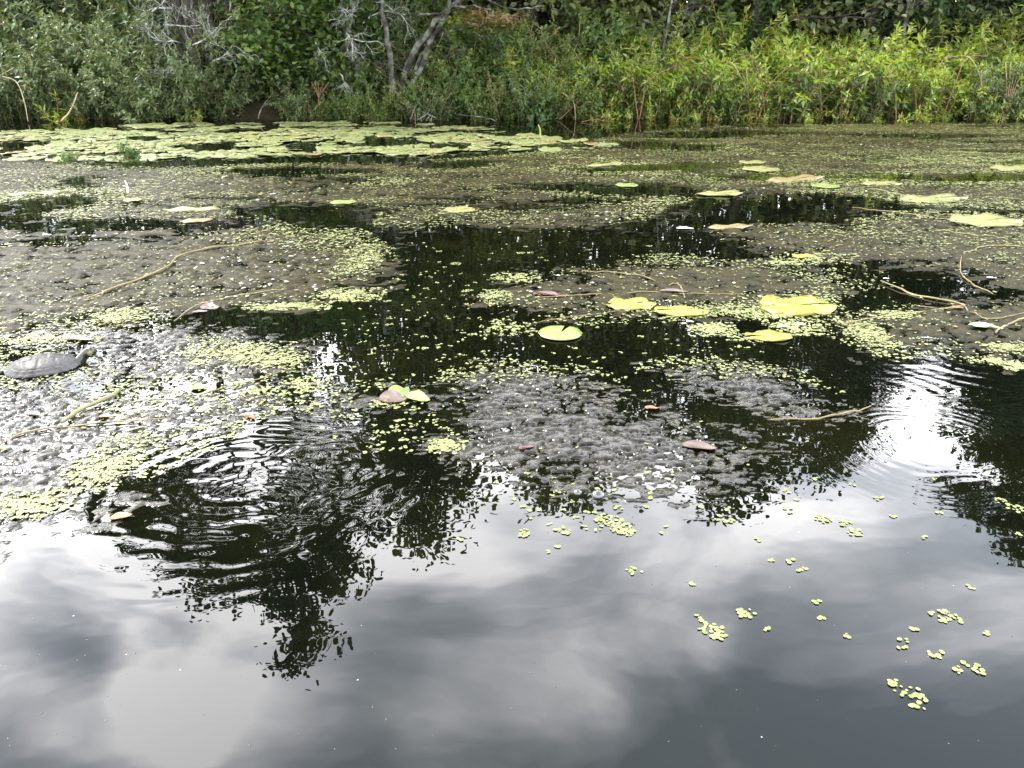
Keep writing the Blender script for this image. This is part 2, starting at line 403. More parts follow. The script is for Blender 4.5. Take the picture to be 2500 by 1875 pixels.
PROTO = {}
def shrub_protos(kind, seeds, mats, stemmat, **kw):
    PROTO[kind] = []
    for s in seeds:
        st, lf = gen_shrub(s, **kw)
        PROTO[kind].append((st.mesh('stems', M[stemmat]), lf.mesh('foliage', [M[m] for m in mats], False)))
shrub_protos('willow', range(100, 106), ('willow', 'willow_young', 'willow_dull'), 'red_stem', H=1.35, n_stems=20, spread=.62, leaf_l=.125, leaf_w=.042, step=.045, bare=.16, arch=.9, whorl=3, young=.35)
shrub_protos('lance', range(120, 125), ('lance', 'lance_young', 'lance'), 'green_stem', H=1.9, n_stems=26, spread=1.0, leaf_l=.125, leaf_w=.046, step=.055, bare=.1, arch=1.1, whorl=3, young=.22)
shrub_protos('broad', range(140, 145), ('broad', 'broad_lit', 'broad'), 'green_stem', H=1.6, n_stems=26, spread=.95, leaf_l=.09, leaf_w=.055, step=.05, bare=.1, arch=.6, whorl=3, rnd=True, young=.22)
shrub_protos('olive', range(160, 164), ('olive', 'broad_lit', 'willow_dull'), 'dry_cane', H=1.3, n_stems=24, spread=.8, leaf_l=.075, leaf_w=.036, step=.045, bare=.12, arch=.6, whorl=3, rnd=True, young=.15)
shrub_protos('midwillow', range(110, 113), ('willow', 'broad_lit', 'willow_dull'), 'green_stem', H=1.35, n_stems=20, spread=.62, leaf_l=.12, leaf_w=.042, step=.045, bare=.12, arch=.9, whorl=3, young=.4)
shrub_protos('sprout', range(180, 184), ('willow_young', 'willow_young', 'willow'), 'red_stem', H=.42, n_stems=5, spread=.16, leaf_l=.10, leaf_w=.026, step=.035, bare=.2, arch=.3, whorl=3, young=.6, base_r=.06)
shrub_protos('darkbush', range(190, 192), ('broad', 'broad', 'broad'), 'green_stem', H=.75, n_stems=26, spread=.42, leaf_l=.07, leaf_w=.05, step=.04, bare=.05, arch=.8, whorl=3, rnd=True, young=0)

def plant(kind, x, y, s, label, group, name, cat, z=None, i=None, rz=None):
    st, lf = PROTO[kind][(R.randint(99) if i is None else i) % len(PROTO[kind])]
    if z is None: z = max(float(ground_z(np.array([x]), np.array([y]))[0]), -.05)
    t = thing(name, label, cat, (x, y, z), R.rand() * 6.28 if rz is None else rz, group)
    t.scale = (s, s, s * (.95 + .1 * R.rand()))
    a = bpy.data.objects.new('stems', st); C.objects.link(a); a.parent = t
    b = bpy.data.objects.new('foliage', lf); C.objects.link(b); b.parent = t
    return t

# right bank: water willow in three ranks
for row, (y0, gap, s0) in enumerate(((12.30, .40, .86), (12.85, .44, .98), (13.5, .55, 1.06), (14.3, .8, 1.12))):
    x = (.55, .15, -.15, -.3)[row]
    while x < 9.6:
        lab = ('bright green water willow shrub at the front edge of the right-bank thicket',
               'bright green water willow shrub in the middle of the dense right-bank thicket',
               'yellow-green water willow shrub at the back of the right-bank thicket, below the dark trees',
               'yellow-green water willow shrub at the back of the right-bank thicket, below the dark trees')[row]
        hh = s0 * (.82 + .36 * R.rand()) * (1.0 + .06 * math.sin(x * 1.3 + 2))
        if x < 2.0: hh *= .82 + .09 * x
        plant('willow', x + R.randn() * .1, y0 + R.randn() * .12, hh, lab, 'water willow shrubs along the right bank', 'water_willow', 'shrub')
        x += gap * (.8 + .4 * R.rand())
# left bank: darker lance-leaved shrubs
for row, (y0, gap, s0) in enumerate(((12.0, .6, .72), (12.6, .65, .95), (13.4, .8, 1.1), (14.4, 1.0, 1.25))):
    x = -9.5
    while x < (-3.75, -3.9, -3.6, -3.2)[row]:
        lab = ('dark green lance-leaved shrub hanging over the water along the left bank', 'dull green lance-leaved shrub in the thicket behind the left water edge',
               'tall dusky lance-leaved shrub at the back of the left thicket', 'tall dusky lance-leaved shrub at the back of the left thicket')[row]
        plant('lance', x + R.randn() * .12, y0 + R.randn() * .12, s0 * (.85 + .3 * R.rand()), lab, 'lance-leaved shrubs on the left bank', 'lance_leaved_shrub', 'shrub')
        x += gap * (.8 + .4 * R.rand())
# middle: rounder leaves
for row, (y0, gap, s0, x0, x1) in enumerate(((12.35, .5, .72, -.75, 1.25), (12.95, .55, .95, -1.3, 1.6), (13.7, .7, 1.15, -2.6, 2.2), (14.6, .8, 1.3, -3.4, 3.0))):
    x = x0
    while x < x1:
        lab = ('dark round-leaved shrub in front of the leaning grey limbs', 'mid-green round-leaved shrub in the middle of the bank beside the water willow',
               'deep green round-leaved bush in the shade of the middle bank', 'deep green round-leaved bush in the shade of the middle bank')[row]
        plant(('broad', 'broad', 'olive', 'olive', 'midwillow')[R.randint(5)], x + R.randn() * .1, y0 + R.randn() * .1, s0 * (.85 + .3 * R.rand()), lab, 'round-leaved shrubs in the middle of the bank', 'round_leaved_shrub', 'shrub')
        x += gap * (.8 + .4 * R.rand())
for px, Yd, sc_ in ((800, 12.7, .5), (840, 12.55, .55), (880, 12.6, .6), (915, 12.7, .6), (950, 12.9, .65), (765, 12.9, .55), (735, 13.0, .5), (570, 12.9, .5), (590, 13.1, .6), (690, 13.1, .5), (650, 13.2, .5), (610, 13.3, .7), (860, 13.1, .75), (810, 13.2, .7), (460, 12.4, .45), (440, 12.3, .5)):
    plant(('lance', 'broad')[R.randint(2)], P(px, 280, Yd)[0], Yd, sc_, 'low shadowed shrub in the dark hollow between the grey trunks', 'low shrubs in the dark hollow', 'hollow_shrub', 'shrub')
for k in range(30):
    x = -19 + 38 * k / 29 + R.randn() * .4; y = 21.5 + R.randn() * .6
    plant(('broad', 'olive')[R.randint(2)], x, y, 1.9 + .3 * R.rand(), 'shadowy undergrowth bush among the trees behind the bank', 'undergrowth bushes among the trees', 'undergrowth_bush', 'bush')
for k, px in enumerate(list(range(690, 1000, 34)) + list(range(1000, 1400, 40)) + list(range(20, 470, 45))):
    Yd = 12.0 + .12 * R.randn(); x = P(px, 290, Yd)[0]
    plant(('lance', 'broad', 'midwillow', 'olive')[R.randint(4)] if px > 480 else 'lance', x, Yd, .30 + .16 * R.rand(), 'low leafy fringe plant trailing in the water below the shaded bank', 'low fringe plants along the shaded water edge', 'fringe_plant', 'plant', z=-.02)
# understory far behind
for k in range(66):
    x = -14 + 28 * (k % 22) / 21 + R.randn() * .3; y = 15.4 + 1.7 * (k // 22) + R.randn() * .3
    plant(('broad', 'olive', 'lance')[R.randint(3)], x, y, 1.2 + .3 * R.rand(), 'shadowy undergrowth bush among the trees behind the bank', 'undergrowth bushes among the trees', 'undergrowth_bush', 'bush')
# named plants at the water's edge
def edge(kind, px, py, s, label, name, cat='plant', **kw):
    g = G(px, py)
    return plant(kind, g[0], g[1], s, label, None, name, cat, z=-.03, **kw)
edge('sprout', 150, 296, 1.3, 'pale green leafy sprout at the left water edge beside a bent brown cane', 'leafy_sprout', i=0)
edge('sprout', 195, 294, 1.0, 'bright yellow-green sprout standing right of the bent brown cane', 'leafy_sprout', i=1)
edge('sprout', 205, 292, .75, 'small dark green drooping sprout right of the brightest left sprout', 'leafy_sprout', i=2)
edge('sprout', 480, 297, .75, 'thin upright sprout in front of the fluted grey trunk', 'leafy_sprout', i=3)
edge('sprout', 440, 294, .6, 'small reddish-green sprout left of the fluted grey trunk', 'leafy_sprout', i=1)
edge('sprout', 915, 292, .65, 'small bright sprout at the water edge below the leaning limbs', 'leafy_sprout', i=0)
edge('olive', 1035, 292, .62, 'olive sprawling bush with pale sticks at the water edge', 'olive_bush', 'bush', i=0)
edge('olive', 1215, 290, .60, 'olive fine-leaved bush left of the dark rounded bush', 'olive_bush', 'bush', i=1)
edge('darkbush', 1310, 292, .95, 'very dark rounded bush at the water edge', 'dark_bush', 'bush', i=0)
for px, s, lab in ((1520, .7, 'bright low sprout at the left end of the water willow edge'), (1585, .8, 'bright whorled sprout in front of the left water willow stems'), (1825, 1.0, 'bushy bright sprout below the tangle of bare red stems'),
                   (1880, .6, 'small bright sprout right of the bushy one below the red stems'), (2080, .9, 'upright narrow sprout with pink stem in the middle of the right edge'), (2118, .4, 'tiny star-shaped sprout floating by the narrow pink-stemmed sprout'),
                   (2300, .6, 'green sprout left of the orange stem clump on the right edge'), (1665, .5, 'lone small sprout at the water under the willow leaves')):
    edge('sprout', px, 292, s, lab, 'leafy_sprout')

for k in range(20):
    px = 1400 + 1100 * R.rand(); x = P(px, 290, 11.7)[0]; Yd = 11.45 + .6 * R.rand()
    plant('sprout', x, Yd, .45 + .55 * R.rand(), 'young green sprout standing in the shallow water before the right-bank thicket', 'young sprouts before the right-bank thicket', 'leafy_sprout', 'plant', z=-.03)
for k in range(9):
    px = 1420 + 1080 * R.rand(); Yd = 11.95 + .25 * R.rand()
    plant(('olive', 'midwillow', 'lance')[R.randint(3)], P(px, 290, Yd)[0], Yd, .35 + .3 * R.rand(), 'duller green shrub mixed into the front of the right-bank thicket', 'duller shrubs in the right-bank thicket', 'marsh_shrub', 'shrub', z=-.03)
# bare canes and stems
def canes(name, label, cat, specs, mat, r0=.008, group=None):
    m = MB()
    for pts in specs:
        q = spline(pts, 14); tube(m, q, np.linspace(r0, r0 * .5, len(q)), 5)
    c = np.array(specs[0][0]); 
    for i in range(len(m.v)): m.v[i] = m.v[i] - c
    return tag(obj(name, m, mat, loc=c), label, cat, group)
for k, px in enumerate((1740, 1835, 1850, 1870, 1960, 2010, 2060, 2190, 2240, 2400, 1560, 2130, 2300)):
    Yf = 12.0; b = P(px, 288 + R.rand() * 6, Yf); b[2] = -.05
    sg = 1 if R.rand() > .4 else -1
    pts = [b, b + [sg * .1, .05, .35 + .2 * R.rand()], b + [sg * (.2 + .2 * R.rand()), .1, .65 + .25 * R.rand()], b + [sg * (.4 + .3 * R.rand()), .25, .75 + .2 * R.rand()]]
    canes('bare_cane', 'bare reddish stem arching out of the water in front of the willow leaves', 'stem', [pts, [b, b + [-.06, .02, .3], b + [-.12, .1, .7]]], M['red_stem'] if R.rand() < .6 else M['dry_cane'], .009, 'bare arching stems on the right bank')
b = P(2450, 292, 12.0); b[2] = -.05
canes('orange_stem_clump', 'thick clump of orange-brown stems rising from the water near the right edge', 'stems', [[b + [dx, 0, 0], b + [dx * .8, 0, .4], b + [dx * 2.5 + .03, .1, .8]] for dx in (-.05, -.02, .01, .04, .07)], M['dry_cane'], .007)
canes('bent_cane', 'long bent brown cane leaning into the water at the far left', 'cane', [[P(0, 185, 11.7), P(40, 200, 11.6), P(60, 250, 11.5), P(68, 296, 11.4)], [P(-10, 190, 11.8), P(35, 165, 11.7)]], M['dry_cane'], .010)
canes('brown_stick', 'brown stick slanting up out of the water right of the bright left sprouts', 'stick', [[P(150, 296, 11.3), P(172, 270, 11.3), P(190, 225, 11.35)]], M['dry_cane'], .013)
canes('dead_fern_stalk', 'reddish dead stalk fanning out at the top in the dark hollow', 'stalk', [[P(782, 275, 12.1), P(778, 240, 12.1), P(775 + dx, 200, 12.1)] for dx in (-15, -6, 2, 14, 28)], M['red_stem'], .009)
canes('pale_stick', 'pale forked stick leaning over the moss mound', 'stick', [[P(630, 290, 11.75), P(640, 262, 11.8), P(668, 225, 11.85)], [P(640, 262, 11.8), P(652, 256, 11.75)]], M['lichen_bark'], .014)
canes('shore_twigs', 'tangle of pale sticks lying in the olive bush at the water edge', 'sticks', [[P(1002, 292, 11.6), P(1015, 260, 11.6), P(1030, 235, 11.7)], [P(1018, 294, 11.6), P(1045, 275, 11.6), P(1058, 240, 11.7)], [P(1040, 296, 11.5), P(1055, 272, 11.6)], [P(1020, 268, 11.6), P(1070, 290, 11.5)], [P(1120, 280, 11.7), P(1190, 288, 11.5), P(1210, 296, 11.4)], [P(1150, 258, 11.7), P(1160, 275, 11.6), P(1158, 285, 11.6)]], M['lichen_bark'], .009)
canes('reddish_twig', 'reddish bare twig slanting to the right beside the dark rounded bush', 'twig', [[P(1365, 292, 11.8), P(1395, 265, 11.85), P(1425, 235, 11.9)]], M['red_stem'], .006)
canes('reddish_twig', 'drooping brown twig bent down to the water right of the dark rounded bush', 'twig', [[P(1372, 225, 11.9), P(1400, 250, 11.8), P(1405, 294, 11.7)]], M['dry_cane'], .005)
canes('reddish_twig', 'thin twig lying low on the water right of the dark rounded bush', 'twig', [[P(1420, 298, 11.5), P(1450, 292, 11.5), P(1490, 297, 11.4)]], M['red_stem'], .005)

# moss mound in the hollow
mb = MB(); n = 60
a = np.linspace(-1, 1, n); X, Y = np.meshgrid(a, a); rr = np.sqrt(X ** 2 + Y ** 2)
Zm = np.clip(1 - rr ** 2, -.2, 1) * .34 * (.6 + .5 * fbm(X * 3 + 9, Y * 3, 4)) - .06
c = P(640, 288, 12.15)
mb.add(np.stack([X * .62, Y * .5, Zm], -1).reshape(-1, 3), gridfaces(n, n))
tag(obj('moss_mound', mb, M['moss'], loc=(c[0], 12.25, 0)), 'rounded rusty brown mossy mound under the dark overhanging branches', 'mound')

# ------------------------------------------------------------------ trees
def wander(p, d, L, n, r, jit, grav=0.0):
    pts = [np.array(p, float)]; d = nrmz(np.array(d, float))
    for i in range(n):
        d = nrmz(d + r.randn(3) * jit + np.array([0, 0, grav]))
        pts.append(pts[-1] + d * L / n)
    return np.array(pts)

def gen_tree(seed, H, clear, spread, n_limb, leaf_l, per, clump_r, trunk_r, lean=(0, 0), rnd=True):
    r = np.random.RandomState(seed); tr, cr = MB(), MB()
    T = wander((0, 0, -.2), (lean[0], lean[1], 1), H + .2, 10, r, .07, .05)
    tube(tr, T, trunk_r * np.linspace(1.15, .12, len(T)), 8)
    cl = []
    for k in range(n_limb):
        u = clear + (1 - clear) * ((k + .5) / n_limb) ** .9
        i = min(int(u * 10), 9); p = T[i] + (T[i + 1] - T[i]) * (u * 10 - i)
        a = k * 2.4 + r.rand() * .6
        L = spread * (1.05 - .75 * u ** 1.8) * (.65 + .5 * r.rand())
        q = wander(p, (math.cos(a), math.sin(a), .15 + .7 * u), L, 6, r, .18, .03)
        rr = trunk_r * .38 * (1.1 - u * .6)
        tube(tr, q, rr * np.linspace(1, .2, len(q)), 5)
        cl.append(q[-1])
        for s in range(5):
            j = 1 + r.randint(5); a2 = r.randn(3); a2[2] = abs(a2[2]) * .4
            w = wander(q[j], nrmz(q[j] - q[j - 1]) * .6 + nrmz(a2), L * .42 * (.5 + .7 * r.rand()), 4, r, .25)
            tube(tr, w, rr * .35 * np.linspace(1, .25, len(w)), 4)
            cl += [w[2] + r.randn(3) * .08, w[-1]]
    cl.append(T[-1]); cl = np.array(cl)
    n = len(cl) * per
    cc = np.repeat(cl, per, 0); cs = clump_r * (.5 + .9 * np.repeat(r.rand(len(cl)), per))[:, None]
    pos = cc + r.randn(n, 3) * cs * np.array([.62, .62, .34])
    d = nrmz(pos - cc + r.randn(n, 3) * .12) + np.array([0, 0, -.2])
    leaves(cr, pos, d, np.array([0, 0, 1.]) + .6 * r.randn(n, 3), leaf_l * (.7 + .6 * r.rand(n)), leaf_l * .6 * (.7 + .6 * r.rand(n)), .12, 0, rnd)
    return tr, cr

TP = {}
for nm, kw, lm, bm in (('a', dict(seed=11, H=8, clear=.06, spread=2.3, n_limb=30, leaf_l=.13, per=26, clump_r=.42, trunk_r=.13), 'tree_a', 'bark'),
                       ('b', dict(seed=12, H=8, clear=.05, spread=2.2, n_limb=30, leaf_l=.12, per=26, clump_r=.40, trunk_r=.11), 'tree_b', 'bark'),
                       ('c', dict(seed=13, H=8, clear=.08, spread=2.5, n_limb=28, leaf_l=.12, per=26, clump_r=.45, trunk_r=.12), 'tree_c', 'bark'),
                       ('d', dict(seed=14, H=8, clear=.12, spread=2.0, n_limb=24, leaf_l=.12, per=20, clump_r=.36, trunk_r=.10), 'tree_a', 'lichen_bark')):
    tr, cr = gen_tree(**kw); TP[nm] = (tr.mesh('trunk', M[bm]), cr.mesh('crown', M[lm], False))

def tree(kind, x, y, h, label, group=None, name='broadleaf_tree', sw=1.0, tilt=(0, 0)):
    t = thing(name, label, 'tree', (x, y, float(ground_z(np.array([x]), np.array([y]))[0])), R.rand() * 6.28, group)
    s = h / 8; t.scale = (sw * s, sw * s, s); t.rotation_euler = (tilt[0], tilt[1], t.rotation_euler[2])
    a = bpy.data.objects.new('trunk', TP[kind][0]); C.objects.link(a); a.parent = t
    b = bpy.data.objects.new('crown', TP[kind][1]); C.objects.link(b); b.parent = t
    return t
def toph(px, py, Y): return RF(px, py, Y)
TR = [  # kind, photo x of the mirrored top, photo y of it, depth, label
    ('b', 60, 960, 14.6, 'low olive tree at the far left behind the lance-leaved shrubs'),
    ('a', 330, 930, 14.9, 'dark leafy tree behind the left shrubs, its crown mirrored left of the ripples'),
    ('a', 640, 920, 15.2, 'dark tree filling the gap behind the fluted grey trunk'),
    ('a', 930, 1090, 15.0, 'dense dark tree behind the pale lichen twigs'),
    ('c', 1090, 1215, 15.4, 'yellowish green tree behind the leaning limbs in the middle'),
    ('b', 1290, 1150, 15.6, 'olive tree behind the round-leaved shrubs at mid bank'),
    ('c', 1500, 1140, 15.4, 'light yellow-green tree behind the left half of the water willow'),
    ('b', 1730, 1160, 15.8, 'olive green tree rising behind the middle of the water willow'),
    ('a', 1965, 1075, 15.6, 'dark tree behind the tallest part of the water willow'),
    ('a', 2080, 1010, 16.0, 'very dark tree with bare twigs behind the water willow'),
    ('a', 2235, 900, 16.4, 'low dark tree below the bright gap on the right'),
    ('d', 2520, 1010, 15.8, 'dark tree with grey bark behind the right end of the thicket'),
    ('c', 2690, 1030, 15.4, 'yellow-green tree at the far right edge behind the thicket'),
]
for k, px, py, Yd, lab in TR:
    p = toph(px, py, Yd); tree(k, p[0], Yd, p[2] * 1.0, lab)
for k in range(15):
    x = -11 + 23 * k / 14 + R.randn() * .4; Yd = 16.9 + R.randn() * .3
    tree('abc'[R.randint(3)], x, Yd, (4.7 if abs(x - RF(2220, 1000, Yd)[0]) < 2.4 else 4.6 if x < RF(960, 1050, Yd)[0] else 5.6) + .5 * R.rand(), 'bushy young tree in the second rank of the shaded woods', 'young trees in the second rank', 'young_tree', 1.5)
for k in range(24):
    x = -18 + 36 * (k % 12) / 11 + R.randn() * .5; Yd = 18.5 + 3.2 * (k // 12) + R.randn() * .5
    gp_ = RF(2220, 1050, Yd)[0]; gap = abs(x - gp_) < 2.6 and 1
    lft = x < RF(960, 1050, Yd)[0]
    tree('abcd'[R.randint(4)], x, Yd, 5.6 if gap else 5.5 + .4 * R.rand() if lft else 8.3 + 1.0 * R.rand(), 'tree in the dim background woods behind the bank', 'background woods trees', 'woodland_tree', 1.15)

# tall open-crowned tree on the left, mirrored among the ripples
def open_tree(name, label, Yd, trunkpx, clumps, r0, lm, bm):
    r = np.random.RandomState(int(Yd * 100)); tr, cr = MB(), MB()
    T = spline([RF(px, py, Yd) for px, py in trunkpx], 30)
    base = T[0].copy(); base[2] = float(ground_z(base[:1], base[1:2])[0])
    T = np.concatenate([[base - [0, 0, .2]], T[1:]])
    tube(tr, T - base, np.linspace(r0, .015, len(T)), 8)
    for (px, py, rx, ry, cnt) in clumps:
        cnt = int(cnt * 1.7)
        dy = r.randn() * .5; c = RF(px, py, Yd + dy)
        sx = rx / F * (Yd + 1) * 1.0; sz = ry / F * (Yd + 1) * 1.25
        j = np.argmin(((T - c) ** 2 @ [1, 1, 1.]) + np.where(T[:, 2] > c[2] - .2, 50, 0))
        q = spline([T[j], (T[j] + c) / 2 + r.randn(3) * .15 + [0, 0, .12], c], 10)
        tube(tr, q - base, np.linspace(.045, .01, 10), 5)
        sub = c + r.randn(max(3, cnt // 22), 3) * np.array([sx, .45, sz]) * .55
        for s in sub:
            w = spline([q[6], (q[6] + s) / 2 + r.randn(3) * .08, s], 6); tube(tr, w - base, np.linspace(.016, .005, 6), 4)
        cc = sub[r.randint(len(sub), size=cnt)]
        pos = cc + r.randn(cnt, 3) * np.array([.16, .16, .09])
        leaves(cr, pos - base, r.randn(cnt, 3) * [1, 1, .4] + [0, 0, -.2], np.array([0, 0, 1.]) + .6 * r.randn(cnt, 3), .10 + .06 * r.rand(cnt), .06 + .03 * r.rand(cnt), .12, 0, True)
    t = thing(name, label, 'tree', base)
    obj('trunk', tr, M[bm], t); obj('crown', cr, M[lm], t, False)
    return t
open_tree('open_crowned_tree', 'tall thin tree with open layered crown left of the middle, mirrored in the foreground ripples', 14.0,
          [(640, 960), (650, 1100), (690, 1220), (725, 1330), (735, 1450), (725, 1540), (690, 1640)],
          [(310, 1235, 70, 45, 900), (390, 1285, 95, 45, 1300), (520, 1325, 105, 45, 1200), (620, 1370, 95, 50, 900), (560, 1400, 70, 35, 400), (435, 1405, 30, 25, 130), (810, 1310, 70, 45, 600), (880, 1290, 50, 25, 200),
           (760, 1400, 90, 30, 380), (690, 1440, 60, 25, 200), (735, 1512, 80, 18, 220), (745, 1560, 70, 25, 220), (690, 1628, 18, 22, 70), (735, 1618, 16, 18, 60), (460, 1180, 130, 30, 500), (700, 1230, 60, 25, 300), (500, 1470, 60, 10, 90), (660, 1470, 90, 12, 120), (840, 1390, 60, 25, 200)],
          .11, 'tree_a', 'bark')
open_tree('open_crowned_tree', 'slender leaning tree with dark open crown standing beyond the left shrubs', 14.7,
          [(540, 950), (560, 1080), (600, 1200), (620, 1290), (600, 1380)],
          [(420, 1150, 80, 35, 400), (300, 1160, 60, 35, 250), (600, 1300, 60, 30, 300), (850, 1180, 80, 40, 600), (950, 1150, 60, 40, 500)],
          .09, 'tree_b', 'bark')
open_tree('open_crowned_tree', 'tall tree at the right edge with long limbs held out to the left', 13.8,
          [(2620, 930), (2625, 1100), (2640, 1250), (2650, 1380)],
          [(2400, 1208, 100, 6, 260), (2500, 1222, 70, 8, 260), (2330, 1198, 50, 4, 70), (2450, 1284, 90, 5, 260), (2540, 1288, 50, 6, 160), (2480, 1347, 50, 5, 130), (2560, 1350, 40, 5, 100), (2450, 1110, 80, 18, 400), (2540, 1140, 80, 14, 300), (2390, 1010, 70, 45, 700), (2470, 960, 80, 40, 700), (2360, 900, 50, 40, 500)],
          .12, 'tree_a', 'bark')

# big fluted trunk and its lichen twigs
def twiggy(mb, p, d, L, r0, r, depth=0, mi=0):
    q = wander(p, d, L, 6, r, .28, -.01)
    tube(mb, q, np.linspace(r0, r0 * .35, len(q)), 4 if depth else 6, mi)
    if depth < 3:
        for k in range((5, 4, 3)[depth]):
            j = 1 + r.randint(5)
            a = nrmz(r.randn(3) * [1, .6, .9])
            twiggy(mb, q[j], nrmz(q[j] - q[j - 1]) + a * 1.0, L * (.45 + .25 * r.rand()), r0 * .5, r, depth + 1, mi)
Yt = 12.55
t0 = P(535, 285, Yt); t0[2] = .0
t = thing('fluted_tree', 'old grey tree with fluted many-stemmed trunk left of the moss mound', 'tree', t0)
m = MB(); rr_ = np.random.RandomState(5)
for k, (bx, tx, y0, rad) in enumerate([(525, 470, 0, .10), (500, 455, .1, .035), (515, 478, -.15, .03), (545, 500, -.1, .06), (560, 530, .15, .05), (575, 548, 0, .04), (595, 575, .1, .03), (490, 440, .2, .03), (538, 520, -.18, .025), (552, 512, -.2, .025)]):
    q = spline([P(bx, 290, Yt + y0) * [1, 1, 0] + [0, 0, -.1], P((bx * 1.2 + tx * .8) / 2, 200, Yt + y0), P(tx, 110, Yt + y0), P(tx - 45 + 30 * rr_.rand(), 0, Yt + y0 + .1), P(tx - 60 + 60 * rr_.rand(), -420, Yt + y0 + .4)], 22)
    q[1:-1] += rr_.randn(20, 3) * .008
    tube(m, q - t0, np.linspace(rad * 1.15, rad * .5, 22), 8)
obj('trunk', m, M['bark'], t)
rr_ = np.random.RandomState(21)
for (px, py, Yb, d, L) in ((440, 105, 12.1, (-.6, -.5, .05), .55), (470, 110, 12.0, (.9, -.3, .1), .6), (520, 150, 12.0, (1, -.4, -.35), .55), (400, 60, 12.2, (.8, -.2, .1), .6), (450, 140, 12.2, (-.2, -.2, -1), .4), (360, 40, 12.4, (.6, 0, .5), .7), (420, 20, 12.4, (-.9, 0, .1), .7), (560, 30, 12.5, (.5, -.2, .5), .6)):
    m = MB(); twiggy(m, P(px, py, Yb) - t0, d, L, .012, rr_); obj('dead_branch', m, M['lichen'], t)
m = MB(); n = 420
cc = np.array([P(500 + 110 * rr_.rand(), 85 + 25 * rr_.rand(), 11.9 + .5 * rr_.rand()) for _ in range(60)])
pos = cc[rr_.randint(60, size=n)] + rr_.randn(n, 3) * [.07, .1, .025]
leaves(m, pos - t0, rr_.randn(n, 3) * [1, 1, .25], np.array([0, 0, 1.]) + .3 * rr_.randn(n, 3), .05 + .04 * rr_.rand(n), .03 + .02 * rr_.rand(n), .1, 0, True)
tag(obj('lit_foliage', m, M['broad_lit'], t, False), 'yellow-green leaf spray')  # spray looks sunlit through its paler leaf colour

# shaded broadleaf tree whose low boughs hang over the hollow
t1 = P(700, 285, 12.9); t1[2] = .1
t = thing('overhanging_tree', 'dark broad-leaved tree with low boughs hanging over the mossy hollow', 'tree', t1)
m = MB(); l = MB(); rr_ = np.random.RandomState(31)
q = wander((0, 0, -.2), (.05, 0, 1), 6.5, 10, rr_, .06); tube(m, q, np.linspace(.13, .04, 11), 8)
cl = []
for k in range(36):
    px = 590 + 240 * rr_.rand(); py = -160 + 350 * rr_.rand() ** .8; e = P(px, py, 11.9 + 1.0 * rr_.rand()) - t1
    if py > 175 and px < 650: continue
    j = min(9, max(1, int((e[2] + .5) / .65)))
    w = spline([q[j], (q[j] + e) / 2 + [0, 0, .12], e], 7); tube(m, w, np.linspace(.025, .006, 7), 5); cl += [e, w[5]]
for k in range(60):
    a = rr_.rand() * 6.28; z = 2 + 4.6 * rr_.rand(); rad = (.4 + 1.3 * rr_.rand()) * (1.2 - z / 8)
    e = np.array([math.cos(a) * rad, math.sin(a) * rad - .3, z]); w = spline([q[min(9, int(z / .67))], e], 5); tube(m, w, np.linspace(.02, .006, 5), 4); cl += [e, w[3]]
cl = np.array(cl); n = 7000; cc = cl[rr_.randint(len(cl), size=n)]
pos = cc + rr_.randn(n, 3) * [.2, .2, .12]
leaves(l, pos, rr_.randn(n, 3) * [1, 1, .5] + [0, 0, -.25], np.array([0, 0, 1.]) + .5 * rr_.randn(n, 3), .06 + .05 * rr_.rand(n), .045 + .03 * rr_.rand(n), .1, np.where(rr_.rand(n) < .0, 1, 0).repeat(1)[0], True)
cc = cl[rr_.randint(72, size=1300)]; pos = cc + rr_.randn(1300, 3) * [.2, .2, .1] + [0, -.1, .05]  # extra leaves on the low boughs, sunlight put into their paler colour
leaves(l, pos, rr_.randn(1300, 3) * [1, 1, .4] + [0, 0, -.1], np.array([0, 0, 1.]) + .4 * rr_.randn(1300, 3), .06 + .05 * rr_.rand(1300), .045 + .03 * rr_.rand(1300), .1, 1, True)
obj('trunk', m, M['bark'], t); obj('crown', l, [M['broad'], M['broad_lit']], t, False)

# lichen twigs right of it
t2 = P(880, 280, 12.8); t2[2] = .1
t = thing('lichen_tree', 'half-dead tree with pale bristling lichen-covered twigs above the dark hollow', 'tree', t2)
m = MB(); rr_ = np.random.RandomState(41)
q = spline([(0, 0, -.2), P(872, 160, 12.8) - t2, P(850, 60, 12.7) - t2, P(890, -100, 12.8) - t2, P(860, -400, 13) - t2], 20); tube(m, q, np.linspace(.075, .03, 20), 8)
q2 = spline([P(875, 140, 12.8) - t2, P(840, 70, 12.6) - t2, P(830, -60, 12.5) - t2], 12); tube(m, q2, np.linspace(.04, .015, 12), 6)
obj('trunk', m, M['lichen_bark'], t)
for (px, py, Yb, d, L) in ((845, 80, 12.2, (.6, -.5, -.5), .42), (850, 95, 12.1, (.9, -.3, -.3), .42), (835, 60, 12.2, (.3, -.4, .7), .5), (830, 180, 12.2, (.3, -.4, -.6), .3), (800, 40, 12.4, (-.5, -.2, .6), .5), (870, 20, 12.4, (.6, 0, .6), .6), (770, 100, 12.3, (.2, -.4, -.5), .4), (905, 40, 12.5, (.8, -.2, .3), .6), (740, 30, 12.4, (.3, -.3, .6), .5)):
    m = MB(); twiggy(m, P(px, py, Yb) - t2, d, L, .010, rr_); obj('dead_branch', m, M['lichen'], t)

